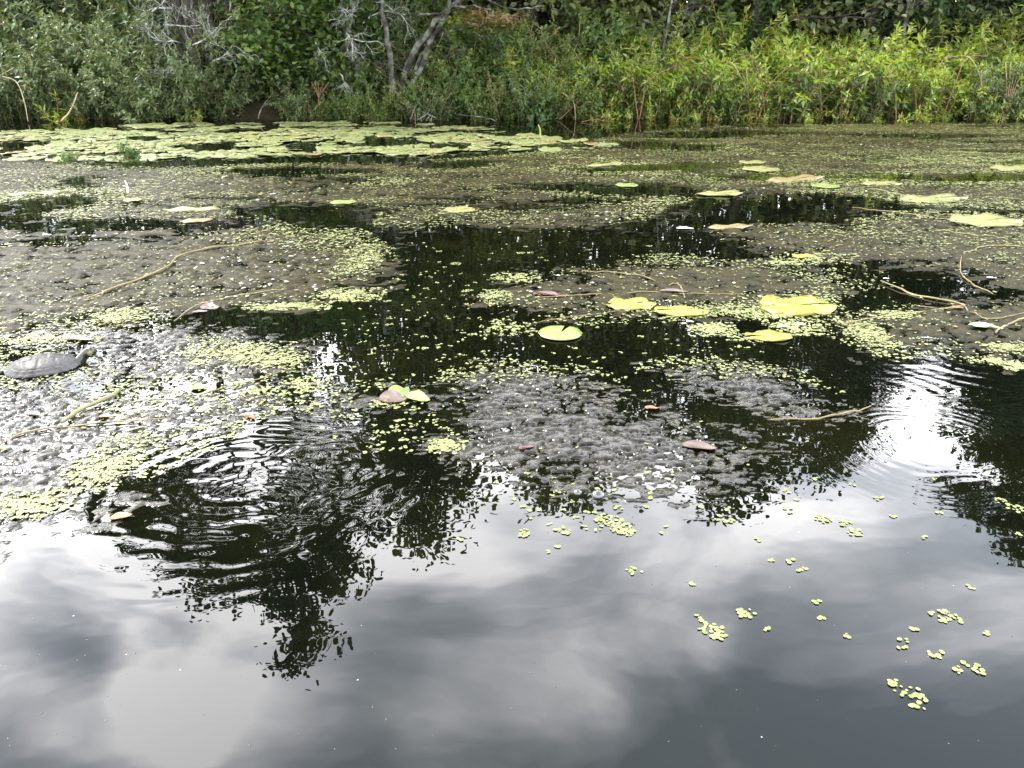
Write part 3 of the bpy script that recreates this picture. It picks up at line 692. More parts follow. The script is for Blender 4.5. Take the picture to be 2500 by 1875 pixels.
# leaning limbs and the autumn-coloured spray
t3 = P(960, 275, 12.75); t3[2] = .05
t = thing('leaning_tree', 'tree with several dark crooked limbs leaning right, orange autumn leaves at its tips', 'tree', t3)
m = MB(); rr_ = np.random.RandomState(51)
for k, (pp, rad) in enumerate([([(960, 290), (985, 190), (1020, 120), (1075, 85), (1130, 70)], .05), ([(975, 290), (1015, 170), (1060, 95), (1110, 72), (1180, 60)], .038), ([(965, 280), (1000, 150), (1060, 60), (1110, 10), (1180, -40)], .06),
                               ([(985, 270), (1040, 130), (1090, 30), (1120, -60), (1150, -200)], .045), ([(1090, 30), (1010, 35), (985, 10)], .02), ([(1110, 15), (1180, 20), (1250, 40), (1290, 35)], .018), ([(1150, -20), (1240, 20), (1330, 15)], .02), ([(960, 250), (950, 120), (930, 0), (940, -200)], .05)]):
    q = spline([P(x, y, 12.75 - .03 * i - .04 * k) - t3 for i, (x, y) in enumerate(pp)], 18); q[1:-1] += rr_.randn(16, 3) * .012
    tube(m, q, np.linspace(rad, rad * .5, 18), 7)
obj('trunk', m, M['lichen_bark'], t)
for (px, py, d, L) in ((1010, 60, (-.7, -.3, .5), .5), (1060, 100, (.5, -.3, -.3), .5), (1150, 75, (.8, -.3, -.2), .5), (1000, 180, (-.6, -.3, .3), .4)):
    m = MB(); twiggy(m, P(px, py, 12.45) - t3, d, L, .009, rr_); obj('dead_branch', m, M['lichen_bark'], t)
for cx, cy, wx, wy, n, mat, nm in ((1210, 45, 55, 18, 520, 'orange', 'autumn_foliage'), (1110, 55, 40, 10, 200, 'broad_lit', 'lit_foliage'), (1150, -150, 120, 90, 2200, 'tree_c', 'crown'), (970, -170, 110, 100, 2200, 'tree_a', 'crown')):  # lit foliage takes its brightness from the paler leaf colour
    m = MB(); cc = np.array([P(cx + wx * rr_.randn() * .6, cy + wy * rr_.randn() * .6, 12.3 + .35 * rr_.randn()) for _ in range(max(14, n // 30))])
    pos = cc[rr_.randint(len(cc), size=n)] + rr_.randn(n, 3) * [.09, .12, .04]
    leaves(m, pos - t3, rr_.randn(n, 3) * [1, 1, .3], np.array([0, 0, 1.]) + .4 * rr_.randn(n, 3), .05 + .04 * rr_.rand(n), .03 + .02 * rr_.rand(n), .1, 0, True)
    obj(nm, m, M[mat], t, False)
# thin grey saplings
for px, lean, lab in ((345, 4, 'thin pale grey sapling trunk rising through the left shrubs'), (1590, 40, 'thin bare grey sapling leaning behind the yellow-green shrubs'), (2180, 30, 'thin bare sapling before the dark trees on the right')):
    b = P(px, 280, 13.3); b[2] = 0
    m = MB(); rr_ = np.random.RandomState(px)
    q = spline([(0, 0, -.1), P(px + lean, 60, 13.3) - b, P(px + lean * 2, -200, 13.3) - b, P(px + lean * 2, -500, 13.4) - b], 16); tube(m, q, np.linspace(.022, .008, 16), 6)
    for k in range(5): twiggy(m, q[3 + k], (rr_.randn(), -.3, .6), .6, .008, rr_, 1)
    tag(obj('sapling', m, M['lichen_bark'], loc=b), lab, 'sapling')

# ------------------------------------------------------------------ algae mats
def sdist(px, py, poly):
    poly = np.asarray(poly); n = len(poly); d = np.full(px.shape, 1e9); ins = np.zeros(px.shape, bool)
    for i in range(n):
        a = poly[i]; b = poly[(i + 1) % n]; e = b - a; wx = px - a[0]; wy = py - a[1]
        t = np.clip((wx * e[0] + wy * e[1]) / (e @ e + 1e-12), 0, 1)
        d = np.minimum(d, (wx - e[0] * t) ** 2 + (wy - e[1] * t) ** 2)
        c = ((a[1] > py) != (b[1] > py)) & (px < (b[0] - a[0]) * (py - a[1]) / (b[1] - a[1] + 1e-12) + a[0])
        ins ^= c
    return np.where(ins, 1, -1) * np.sqrt(d)
def gp(poly): return np.array([G(x, y)[:2] for x, y in poly])

MATS = [
 ('dark crusty algae mat in the middle foreground, silver sheen on its ridges', .0055, .9,
  [(1085, 965), (1130, 920), (1220, 902), (1330, 908), (1440, 925), (1520, 960), (1560, 990), (1640, 1010), (1720, 1030), (1800, 1060), (1850, 1100), (1870, 1150), (1830, 1205), (1750, 1220), (1600, 1195), (1450, 1210), (1300, 1175), (1180, 1150), (1110, 1120), (1085, 1085), (1110, 1030)], []),
 ('small dark algae mat right of the crusty one, above a curved pale stem', .006, .9,
  [(1620, 905), (1700, 896), (1800, 903), (1900, 918), (1960, 945), (2000, 975), (2005, 1005), (1960, 1020), (1880, 1012), (1800, 985), (1740, 960), (1660, 950)], []),
 ('broad brownish algae mat at the left with a long yellow stem across it', .014, 1.2,
  [(-400, 575), (0, 548), (120, 525), (200, 510), (350, 505), (480, 512), (560, 512), (640, 545), (720, 570), (850, 568), (900, 600), (930, 640), (945, 668), (880, 705), (800, 735), (700, 758), (560, 750), (460, 765), (330, 792), (200, 772), (60, 800), (-400, 860)], []),
 ('pale glistening algae mat at the lower left around the turtle', .0065, 1.0,
  [(-400, 870), (0, 832), (150, 815), (320, 798), (460, 803), (590, 828), (720, 868), (740, 895), (640, 930), (570, 955), (640, 985), (560, 1010), (500, 1060), (360, 1110), (300, 1160), (250, 1215), (130, 1255), (0, 1300), (-400, 1420)],
  [[(-60, 858), (100, 845), (250, 838), (285, 868), (200, 900), (130, 930), (-60, 935)], [(560, 950), (480, 935), (330, 955), (280, 950), (320, 990), (440, 985)]]),
 ('wide speckled algae mat stretching across the pond in front of the lily pads', .022, 1.6,
  [(-500, 425), (0, 412), (200, 410), (420, 412), (600, 405), (900, 400), (1150, 390), (1330, 372), (1500, 330), (1700, 308), (2000, 304), (2300, 302), (2900, 300), (2900, 520), (2380, 505), (2250, 500), (2150, 478), (2000, 468), (1850, 470), (1700, 480), (1600, 500), (1560, 530), (1500, 556), (1380, 560), (1280, 550), (1150, 545), (1020, 552), (950, 545), (960, 520), (900, 502), (800, 496), (650, 496), (560, 510), (350, 500), (200, 505), (80, 530), (-500, 560)],
  [[(-80, 500), (100, 480), (220, 470), (290, 490), (220, 512), (100, 532), (-80, 545)], [(690, 440), (780, 428), (900, 432), (960, 444), (850, 453), (720, 450)], [(1330, 412), (1500, 401), (1700, 397), (1850, 405), (1700, 420), (1450, 425)], [(1700, 432), (1850, 425), (2000, 428), (2250, 422), (2900, 415), (2900, 445), (2300, 450), (2100, 442), (1900, 445)],
   [(2320, 398), (2550, 385), (2900, 385), (2900, 400), (2500, 406)], [(1500, 345), (1700, 350), (1830, 355), (1700, 368), (1550, 362)], [(1650, 325), (1800, 318), (2000, 326), (1800, 334)], [(100, 440), (200, 432), (240, 450), (150, 458)], [(1380, 315), (1600, 308), (1700, 312), (1500, 325)], [(2050, 330), (2300, 326), (2500, 332), (2300, 340)]]),
 ('long algae mat at the right below the far yellow lily pads', .014, 1.2,
  [(1720, 565), (1850, 548), (2000, 547), (2060, 555), (2150, 535), (2250, 520), (2400, 525), (2900, 560), (2900, 705), (2450, 700), (2380, 662), (2250, 655), (2100, 640), (1980, 622), (1850, 600)], []),
 ('olive algae mat carrying the yellow lily pads and thin stems right of centre', .012, 1.1,
  [(1200, 735), (1260, 690), (1350, 662), (1500, 640), (1650, 632), (1800, 640), (1950, 652), (2030, 690), (2000, 722), (1900, 735), (1800, 748), (1600, 772), (1400, 778), (1320, 760)], []),
 ('dark algae mat at the right edge under the forked pale stem', .011, 1.1,
  [(2060, 795), (2150, 772), (2250, 760), (2350, 738), (2450, 728), (2900, 720), (2900, 905), (2500, 880), (2300, 855), (2150, 850), (2100, 830)], []),
 ('narrow strip of algae beside the folded lily leaf', .010, .9,
  [(780, 975), (850, 960), (940, 952), (1040, 955), (1060, 975), (960, 990), (850, 992)], []),
 ('far thin algae patch at the left in front of the lily pads', .02, 1.4,
  [(-400, 398), (0, 396), (200, 399), (150, 408), (-400, 412)], []),
]
MG = []
def mat_height(x, y, k):
    lab, st, sc, poly, holes = MATS[k]
    sd = sdist(x, y, MG[k][0])
    for h in MG[k][1]: sd = np.minimum(sd, -sdist(x, y, h))
    if sc > 1.15: sd = np.minimum(sd, (.655 - fbm(x * .75 + 5.3, y * 2.3, 4, 4)) * 2.2)
    w = .16 * sc
    sd2 = sd + (fbm(x * 4.5 / sc, y * 6 / sc, 6, 1, .62) - .5) * .42 * sc
    base = np.clip(sd2 / w, -1.5, 1)
    f1 = fbm(x * 13, y * 17, 4, 2, .6)
    f2 = fbm(x * 52 / sc ** 1.5 + 31, y * 66 / sc ** 1.5, 3, 6, .6)
    if sc < 1.05:
        rg = np.abs(2 * fbm(x * 17, y * 30, 4, 2, .6) - 1); rg2 = np.abs(2 * fbm(x * 41 + 7, y * 63, 3, 5, .6) - 1)
        h = base * .0042 - .0008 + np.clip((rg - .155) * .046, -.006, .0020) + np.clip((rg2 - .11) * .013, -.0016, .0009) + (f1 - .5) * .0085 + .0002
    else:
        rg = np.abs(2 * fbm(x * 7, y * 9, 4, 2, .6) - 1)
        h = base * .005 + .0010 + (f1 - .5) * .016 + (f2 - .5) * .012 + np.clip((rg - .11) * .09, -.009, 0)
    return h, sd
for k in range(len(MATS)): MG.append((gp(MATS[k][3]), [gp(h) for h in MATS[k][4]]))
def mat_obj(k):
    lab, st, sc, poly, holes = MATS[k]
    g = MG[k][0]
    x0, y0 = g.min(0) - .12; x1, y1 = g.max(0) + .12
    x0, x1 = max(x0, -9.5), min(x1, 9.5)
    xs = np.arange(x0, x1, st); ys = np.arange(y0, y1, st * 1.15)
    X, Y = np.meshgrid(xs, ys); H, sd = mat_height(X, Y, k)
    Fq = gridfaces(*X.shape); hv = H.ravel()
    keep = hv[Fq].max(1) > -.004
    Fq = Fq[keep]; used = np.unique(Fq); re = np.full(X.size, -1); re[used] = np.arange(len(used))
    V = np.stack([X, Y, H], -1).reshape(-1, 3)[used]
    mb = MB(); mb.add(V, re[Fq])
    return tag(obj('algae_mat', mb, M['algae_near' if sc < 1.05 else 'algae']), lab, 'algae', 'floating algae mats', 'stuff')
for k in range(len(MATS)): mat_obj(k)
def surf(x, y):
    h = np.full(x.shape, 0.0); dm = np.full(x.shape, -9.0)
    for k in range(len(MATS)):
        hh, sd = mat_height(x, y, k)
        h = np.maximum(h, hh); dm = np.maximum(dm, sd)
    return h, dm

# ------------------------------------------------------------------ duckweed
def fronds(mb, c, rad, rot, dome=.35):
    n = len(c); a = np.arange(6) * PI / 3
    el = .72 + .2 * R.rand(n)
    lx = np.cos(a)[None] * rad[:, None]; ly = np.sin(a)[None] * (rad * el)[:, None]
    X = lx * np.cos(rot)[:, None] - ly * np.sin(rot)[:, None]; Y = lx * np.sin(rot)[:, None] + ly * np.cos(rot)[:, None]
    ring = np.stack([X + c[:, :1], Y + c[:, 1:2], np.repeat(c[:, 2:3], 6, 1)], -1)
    top = c + np.stack([0 * rad, 0 * rad, rad * dome], -1)
    V = np.concatenate([ring, top[:, None]], 1).reshape(-1, 3)
    b = np.arange(n)[:, None] * 7
    T = np.concatenate([b + [i, (i + 1) % 6, 6] for i in range(6)])
    mb.add(V, T)
def rosettes(mb, cen, nf, rad, spread=1.5):
    c = np.repeat(cen, nf, 0); r = np.repeat(rad, nf); n = len(c)
    a = R.rand(n) * 2 * PI; q = np.sqrt(R.rand(n)) * spread * r * np.sqrt(np.repeat(nf, nf) / 3)
    c = c + np.stack([np.cos(a) * q, np.sin(a) * q, R.rand(n) * .0015], -1)
    fronds(mb, c, r * (.5 + .8 * R.rand(n) ** 1.3), a)
duck = MB()
def scatter(x0, x1, y0, y1, dens, keep, nf, rad):
    n = int((x1 - x0) * (y1 - y0) * dens)
    x = x0 + (x1 - x0) * R.rand(n); y = y0 + (y1 - y0) * R.rand(n)
    ok = np.abs(x) < y * .72 + .6; x, y = x[ok], y[ok]
    h, sd = surf(x, y)
    k = R.rand(len(x)) < keep(x, y, h, sd)
    x, y, h = x[k], y[k], h[k]
    m = len(x)
    if m: rosettes(duck, np.stack([x, y, np.maximum(h, 0) + np.where(y > 2.9, .005, .002)], -1), 1 + R.poisson(nf, m), rad * (.75 + .5 * R.rand(m)))
bl = lambda x, y, s: np.clip((fbm(x * s, y * s, 4, 3) - .46) * 7, 0, 1)
# fringe along mat edges, near and far
fr = lambda w: (lambda x, y, h, sd: np.exp(-(np.clip(sd - w * .15, 0, 9) / w) ** 2) * (sd > -.10) * bl(x, y, 1.1))
scatter(-4, 4, 1.75, 4.2, 2600, fr(.09), 1.4, .0045)
scatter(-8, 8, 4.2, 9.0, 1500, fr(.15), 2.0, .0056)
# speckle on the mats
scatter(-4, 4, 1.75, 2.9, 420, lambda x, y, h, sd: (sd > 0) * (.25 + .75 * bl(x, y, 2)) * np.where(y < 2.3, .35, 1), 1.2, .0045)
scatter(-4, 4, 2.9, 4.2, 900, lambda x, y, h, sd: (sd > 0) * (.3 + .7 * bl(x * .7, y * 1.4, 2.5)), 1.2, .0042)
scatter(-9, 9, 4.2, 12, 1350, lambda x, y, h, sd: (sd > 0) * (.30 + .70 * bl(x * .7, y * 1.5, 2.2)), 1.5, .0047)
# loose in the dark channels
scatter(-6, 6, 3.0, 7, 45, lambda x, y, h, sd: (sd < 0) * (.15 + .8 * bl(x, y, 1.5)), 1.5, .0055)
# dense yellow-green drifts seen in the photo
def drift(px, py, rx, ry, n, rad):
    c = G(px, py); a = np.linalg.norm(G(px + rx, py) - c); b = np.linalg.norm(G(px, py - ry) - c)
    x = c[0] + np.clip(R.randn(n), -1.9, 1.9) * a * .5; y = c[1] + np.clip(R.randn(n), -1.9, 1.9) * b * .5
    h, _ = surf(x, y)
    rosettes(duck, np.stack([x, y, np.maximum(h, 0) + .002], -1), 1 + R.poisson(1.5, n), rad * (.75 + .5 * R.rand(n)))
for a in ((60, 1235, 110, 30, 420, .0042), (245, 1150, 80, 45, 420, .0042), (330, 1080, 90, 30, 110, .0042), (600, 865, 110, 28, 520, .0048), (690, 880, 60, 18, 160, .0048), (500, 850, 70, 40, 160, .0048), (745, 940, 60, 20, 130, .0048), (1740, 805, 60, 16, 280, .005), (1940, 800, 70, 18, 300, .005), (2120, 815, 50, 28, 380, .005), (2180, 770, 60, 10, 160, .005),
          (1900, 770, 110, 14, 260, .005), (1780, 758, 120, 12, 260, .005), (1240, 800, 70, 20, 120, .005), (1210, 725, 40, 18, 160, .005), (1260, 680, 60, 12, 160, .0055), (850, 720, 90, 16, 420, .0052), (700, 750, 110, 9, 380, .0052), (880, 640, 55, 40, 380, .0055), (300, 770, 70, 16, 300, .0052), (120, 830, 130, 8, 260, .005),
          (1090, 1090, 45, 14, 160, .0045), (2480, 850, 80, 12, 200, .005), (2420, 880, 60, 8, 60, .005), (2480, 895, 40, 10, 130, .005), (1990, 630, 110, 14, 220, .006), (1900, 640, 60, 8, 90, .006), (950, 985, 40, 12, 60, .005), (640, 955, 60, 10, 60, .005), (1100, 830, 300, 90, 130, .0045), (1050, 700, 200, 110, 90, .005), (1750, 860, 200, 60, 60, .005), (1000, 1040, 120, 60, 60, .0045),
          (2000, 740, 50, 25, 160, .005), (1945, 760, 80, 12, 220, .0042), (1690, 770, 60, 9, 120, .0042), (1830, 826, 60, 9, 90, .0042), (2060, 680, 120, 40, 120, .005)):
    drift(*a)
tag(obj('duckweed', duck, M['duck'], smooth=True), 'countless tiny yellow-green duckweed fronds speckling the mats and dark channels', 'duckweed', kind='stuff')

# clumps floating alone on open water
CL = [(1100 + x / 3.16, 1150 + y / 3.16, w / 3.16) for x, y, w in ((595, 22, 40), (358, 93, 35), (795, 55, 30), (795, 90, 30), (850, 155, 70), (778, 190, 35), (487, 218, 40), (930, 236, 50), (565, 280, 40), (615, 302, 30), (675, 298, 30), (1265, 150, 25), (1130, 140, 30), (950, 110, 40), (880, 305, 45), (1080, 320, 80), (965, 362, 40), (1290, 285, 80), (620, 372, 18), (765, 408, 35), (1040, 435, 70), (1130, 462, 70), (865, 458, 120), (905, 488, 25), (570, 480, 130), (75, 530, 40), (750, 622, 40), (825, 583, 25), (1505, 277, 25), (1550, 212, 40), (1550, 172, 35), (1935, 282, 35), (2150, 297, 60), (2080, 350, 35), (2060, 380, 30), (2150, 385, 90), (1660, 428, 25), (1630, 480, 20), (1860, 873, 50))]
CL += [(1800 + x / 2.553, 1150 + y / 2.553, w / 2.553) for x, y, w in ((490, 52, 40), (710, 88, 40), (305, 128, 50), (370, 182, 25), (332, 262, 25), (888, 172, 60), (972, 285, 30), (1255, 263, 35), (1235, 52, 30), (1750, 395, 30), (1170, 418, 40), (130, 430, 35), (218, 556, 40), (500, 820, 45), (530, 918, 35), (185, 985, 50), (680, 1027, 35), (1210, 888, 30), (1555, 1015, 40), (1450, 727, 40))]
def clump(pts, label, group=None, name='duckweed_clump'):
    c = G(pts[0][0], pts[0][1]); mb = MB(); cs = []
    for px, py, w in pts:
        g = G(px, py); wd = w / F * np.linalg.norm(g - CAM); n = max(3, int((wd / .0088) ** 2 * .62))
        hd = wd * .36 if w > 14 else wd * .3
        dst = np.linalg.norm(g - CAM); k = 0
        while k < n:
            a = R.rand() * 6.28; q = math.sqrt(R.rand())
            p = g[:2] + np.array([math.cos(a) * q * wd * .5, math.sin(a) * q * wd * .42])
            if all((p[0] - o[0]) ** 2 + (p[1] - o[1]) ** 2 > .0054 ** 2 for o in cs) or R.rand() < .04:
                cs.append(p); k += 1
            elif R.rand() < .02: k += 1
    cs = np.array(cs); n = len(cs)
    fronds(mb, np.stack([cs[:, 0] - c[0], cs[:, 1] - c[1], .0012 + .0012 * R.rand(n)], -1), .0056 * (.5 + .65 * R.rand(n)), R.rand(n) * 6.28, .3)
    return tag(obj(name, mb, M['duck'], loc=(c[0], c[1], 0)), label, 'duckweed', group)
for px, py, w in CL:
    clump([(px, py, w)], 'small loose rosette of yellow-green duckweed floating alone on the mirrored clouds', 'small duckweed rosettes on the open water')
for pts, lab in (([(1486, 1272, 70), (1515, 1290, 60), (1530, 1300, 40)], 'long diagonal raft of duckweed below the crusty mat, largest among the small rosettes'),
                 ([(1548, 1394, 38)], 'single compact duckweed cluster alone in the middle of the grey reflection'),
                 ([(1706, 1505, 16), (1716, 1522, 24), (1738, 1540, 58), (1752, 1550, 40)], 'curved duckweed raft with a trailing head, left one of the lower pair'),
                 ([(1805, 1494, 24), (1823, 1498, 45)], 'oval duckweed raft just right of the curved one'),
                 ([(1925, 1240, 24)], 'small duckweed cluster with a detached frond, near the dark tree reflection'),
                 ([(2008, 1268, 40), (2060, 1278, 40), (2087, 1300, 38)], 'broken chain of three duckweed tufts on the right'),
                 ([(1935, 1372, 24), (1957, 1390, 26)], 'comma-shaped duckweed clump below the broken chain'),
                 ([(2445, 1225, 28), (2478, 1242, 34)], 'duckweed raft lying on the dark tree reflection at the right edge'),
                 ([(2316, 1508, 52)], 'round duckweed raft with a brownish speck and white bubble'),
                 ([(2228, 1536, 18)], 'tiny triangular duckweed clump between two larger ones'),
                 ([(2205, 1563, 20), (2205, 1582, 24)], 'upright hourglass duckweed clump left of the lower raft'),
                 ([(2286, 1598, 34)], 'knobbly duckweed clump right of the hourglass one'),
                 ([(2342, 1638, 28)], 'short slanting duckweed strip, lower of two beside each other'),
                 ([(2350, 1616, 12), (2370, 1627, 30), (2390, 1640, 20)], 'long slanting duckweed strip, upper of two beside each other'),
                 ([(2186, 1668, 34), (2200, 1688, 30), (2230, 1685, 30), (2245, 1705, 36), (2235, 1724, 34)], 'largest duckweed raft, S-shaped, nearest the lower right corner')):
    clump(pts, lab)
# mid-distance clumps in the dark channel
k = 0
while k < 90:
    px = 820 + 800 * R.rand(); py = 600 + 520 * R.rand(); g = G(px, py)
    h, sd = surf(g[:1], g[1:2])
    if sd[0] > -.02: continue
    clump([(px, py, 9 + 16 * R.rand() ** 2)], 'small yellow duckweed rosette drifting on the dark tree-mirroring channel', 'duckweed rosettes in the dark channel'); k += 1

# foam and bubbles on the mats
foam = MB()
def foamset(n, x0, x1, y0, y1, rad, w):
    x = x0 + (x1 - x0) * R.rand(n); y = y0 + (y1 - y0) * R.rand(n); ok = np.abs(x) < y * .7 + .5; x, y = x[ok], y[ok]
    h, sd = surf(x, y); k = (sd > .03) & (R.rand(len(x)) < w(x, y)); x, y, h = x[k], y[k], h[k]
    fronds(foam, np.stack([x, y, np.maximum(h, 0) + np.where(y > 2.9, .004, .0005)], -1), rad * (.3 + R.rand(len(x)) ** 2.5 * 1.6), R.rand(len(x)) * 6.28, .45)
lw = lambda x, y: np.clip(.45 - .6 * x / y, .2, 1) * bl(x + 3, y, 1.7)
foamset(7000, -4, 4, 2.2, 4.5, .0065, lw)
foamset(13000, -9, 9, 4.5, 12, .009, lw)
tag(obj('foam', foam, M['foam']), 'scattered whitish foam specks and bubbles on the algae mats', 'foam', kind='stuff')

deb = MB(); n = 150
dx = np.array([G(2500 * R.rand(), 1180 + 660 * R.rand()) for _ in range(n)]); dx[:, 2] = .0004
fronds(deb, dx, .0006 + .0013 * R.rand(n) ** 2, R.rand(n) * 6.28, .5)
deb.m = [np.repeat(0 + (np.tile(R.rand(n) < .2, 6)), 1).astype(int)]
tag(obj('debris', deb, [M['leaf_dark'], M['foam']]), 'tiny dust specks and seeds floating on the open water', 'debris', kind='stuff')

# ------------------------------------------------------------------ lily pads
def pad_mesh(seed, mat, crinkle=.004, ragged=.04, notch=True):
    r = np.random.RandomState(seed); na, nr_ = 30, 4
    a0 = .12 if notch else 0
    a = np.linspace(a0, 2 * PI - a0, na)
    rim = 1 + ragged * np.sin(a * 3 + r.rand() * 6) * r.rand() + ragged * .7 * r.randn(na)
    V = [(0.03, 0, .004)]
    for j in range(1, nr_ + 1):
        q = j / nr_
        for i in range(na):
            k = rim[i] if j > 2 else 1
            V.append((math.cos(a[i]) * q * k, math.sin(a[i]) * q * k, .004 + crinkle / .1 * math.sin(a[i] * 5 + j) * q * q + .03 * r.randn() * crinkle / .004 * .3 * q))
    for i in range(na): V.append((math.cos(a[i]) * rim[i] * .97, math.sin(a[i]) * rim[i] * .97, -.02))
    Fq, Ft = [], []
    for i in range(na - 1):
        Ft.append((0, 1 + i, 2 + i))
        for j in range(nr_):
            b = 1 + j * na + i; Fq.append((b, b + na, b + na + 1, b + 1))
    mb = MB(); mb.add(V, [np.array(Fq), np.array(Ft)])
    return mb.mesh('lily_pad', mat)
PADM = [pad_mesh(200 + i, M['pad']) for i in range(6)] + [pad_mesh(210, M['pad_far_yellow']), pad_mesh(211, M['pad_brown'])]
pp = gp([(-300, 345), (0, 322), (150, 316), (350, 302), (700, 299), (1000, 300), (1180, 312), (1260, 326), (1350, 337), (1520, 350), (1520, 358), (1350, 369), (1200, 368), (1080, 378), (950, 380), (900, 374), (700, 382), (560, 388), (450, 384), (300, 396), (100, 393), (-300, 402)])
ph = [gp(h) for h in ([(-60, 348), (100, 345), (150, 352), (60, 366), (-60, 366)], [(280, 338), (350, 334), (430, 340), (350, 346)], [(420, 362), (480, 348), (560, 350), (590, 362), (500, 374)], [(690, 358), (720, 348), (780, 346), (790, 356), (740, 372)], [(100, 305), (300, 306), (330, 312), (100, 318)], [(1000, 325), (1060, 323), (1070, 330), (1010, 332)],
                      [(860, 335), (960, 333), (1000, 340), (900, 344)], [(200, 375), (350, 372), (380, 379), (230, 384)], [(520, 318), (620, 316), (640, 322), (540, 325)], [(830, 348), (880, 352), (850, 358)], [(1180, 352), (1260, 350), (1270, 357), (1190, 360)], [(1100, 318), (1130, 318), (1150, 324), (1110, 325)])]
cand = []
x0, y0 = pp.min(0); x1, y1 = pp.max(0)
gx, gy = np.meshgrid(np.arange(x0, x1, .155), np.arange(y0, y1, .175))
gx = gx.ravel() + R.randn(gx.size) * .04; gy = gy.ravel() + R.randn(gy.size) * .045
sd = sdist(gx, gy, pp)
for h in ph: sd = np.minimum(sd, -sdist(gx, gy, h))
ok = (sd > .02) & (fbm(gx * 1.5, gy * 2.4, 3, 4) > .36) & (np.abs(gx) < gy * .66 + .3)
gx, gy = gx[ok], gy[ok]; o_ = np.argsort(gy); gx, gy = gx[o_], gy[o_]
rest = MB()
for i in range(len(gx)):
    s = .095 + .035 * R.rand(); z = .003 + .010 * R.rand(); rz = R.rand() * 6.28
    u = R.rand(); m_ = PADM[6] if u < .12 else PADM[7] if u < .145 else PADM[R.randint(6)]
    if i < 290:
        o = bpy.data.objects.new('lily_pad', m_); C.objects.link(o)
        o.location = (gx[i], gy[i], z); o.rotation_euler = (R.randn() * .05, R.randn() * .05, rz); o.scale = (s, s, s * (1 + R.rand()))
        tag(o, 'pale green lily pad in the front half of the floating mat below the left bank' if u >= .145 else ('yellowing lily pad among the pale green ones below the left bank' if u < .12 else 'brown-stained lily pad among the pale green ones below the left bank'), 'lily pad', 'lily pads of the mat below the left bank')
    else:
        n = len(PADM[0].vertices); co = np.empty(n * 3); PADM[i % 6].vertices.foreach_get('co', co); co = co.reshape(-1, 3) * s
        c_, s_ = math.cos(rz), math.sin(rz)
        co = np.stack([co[:, 0] * c_ - co[:, 1] * s_ + gx[i], co[:, 0] * s_ + co[:, 1] * c_ + gy[i], co[:, 2] + z + co[:, 0] * R.randn() * .04], -1)
        na = 30; Fq = [(1 + j * na + q, 1 + (j + 1) * na + q, 2 + (j + 1) * na + q, 2 + j * na + q) for q in range(na - 1) for j in range(4)]; Ft = [(0, 1 + q, 2 + q) for q in range(na - 1)]
        rest.add(co, [np.array(Fq), np.array(Ft)], 1 if u < .12 else 0)
tag(obj('lily_pads', rest, [M['pad'], M['pad_far_yellow']]), 'farther lily pads merging into one pale green sheet against the bank', 'lily pads', kind='stuff')

def pad(px, py, w, mat, label, seed, aspect=1.0, tilt=(0, 0), rz=None, name='lily_pad', cr=.004, rag=.05, z=.006):
    g = G(px, py); s = w / 2 / F * np.linalg.norm(g - CAM)
    h, _ = surf(g[:1], g[1:2])
    o = bpy.data.objects.new(name, pad_mesh(seed, M[mat], cr, rag)); C.objects.link(o)
    o.location = (g[0], g[1], max(0, h[0]) + z); o.scale = (s, s * aspect, s); o.rotation_euler = (tilt[0], tilt[1], R.rand() * 6 if rz is None else rz)
    return tag(o, label, 'lily pad')
pad(1368, 816, 108, 'pad_pale', 'round pale green lily pad floating flat on dark water right of centre', 301, 1, rag=.02, cr=.001, rz=1.2)
pad(1540, 745, 122, 'pad_yellow', 'bright yellow lily pad with curled edge under the thin horizontal stem', 302, .8, rz=.3, cr=.006)
pad(1660, 764, 130, 'pad_yellow', 'yellow lily pad half covered in duckweed, between two other yellow pads', 303, .6, rz=3.0)
pad(1945, 750, 185, 'pad_yellow', 'largest yellow lily pad, sprinkled with duckweed and brown along its top', 304, .8, rz=.2, cr=.006)
pad(1875, 823, 115, 'pad_yellow', 'sunken yellow-green lily pad ringed by duckweed on black water', 305, .6, rz=3.2)
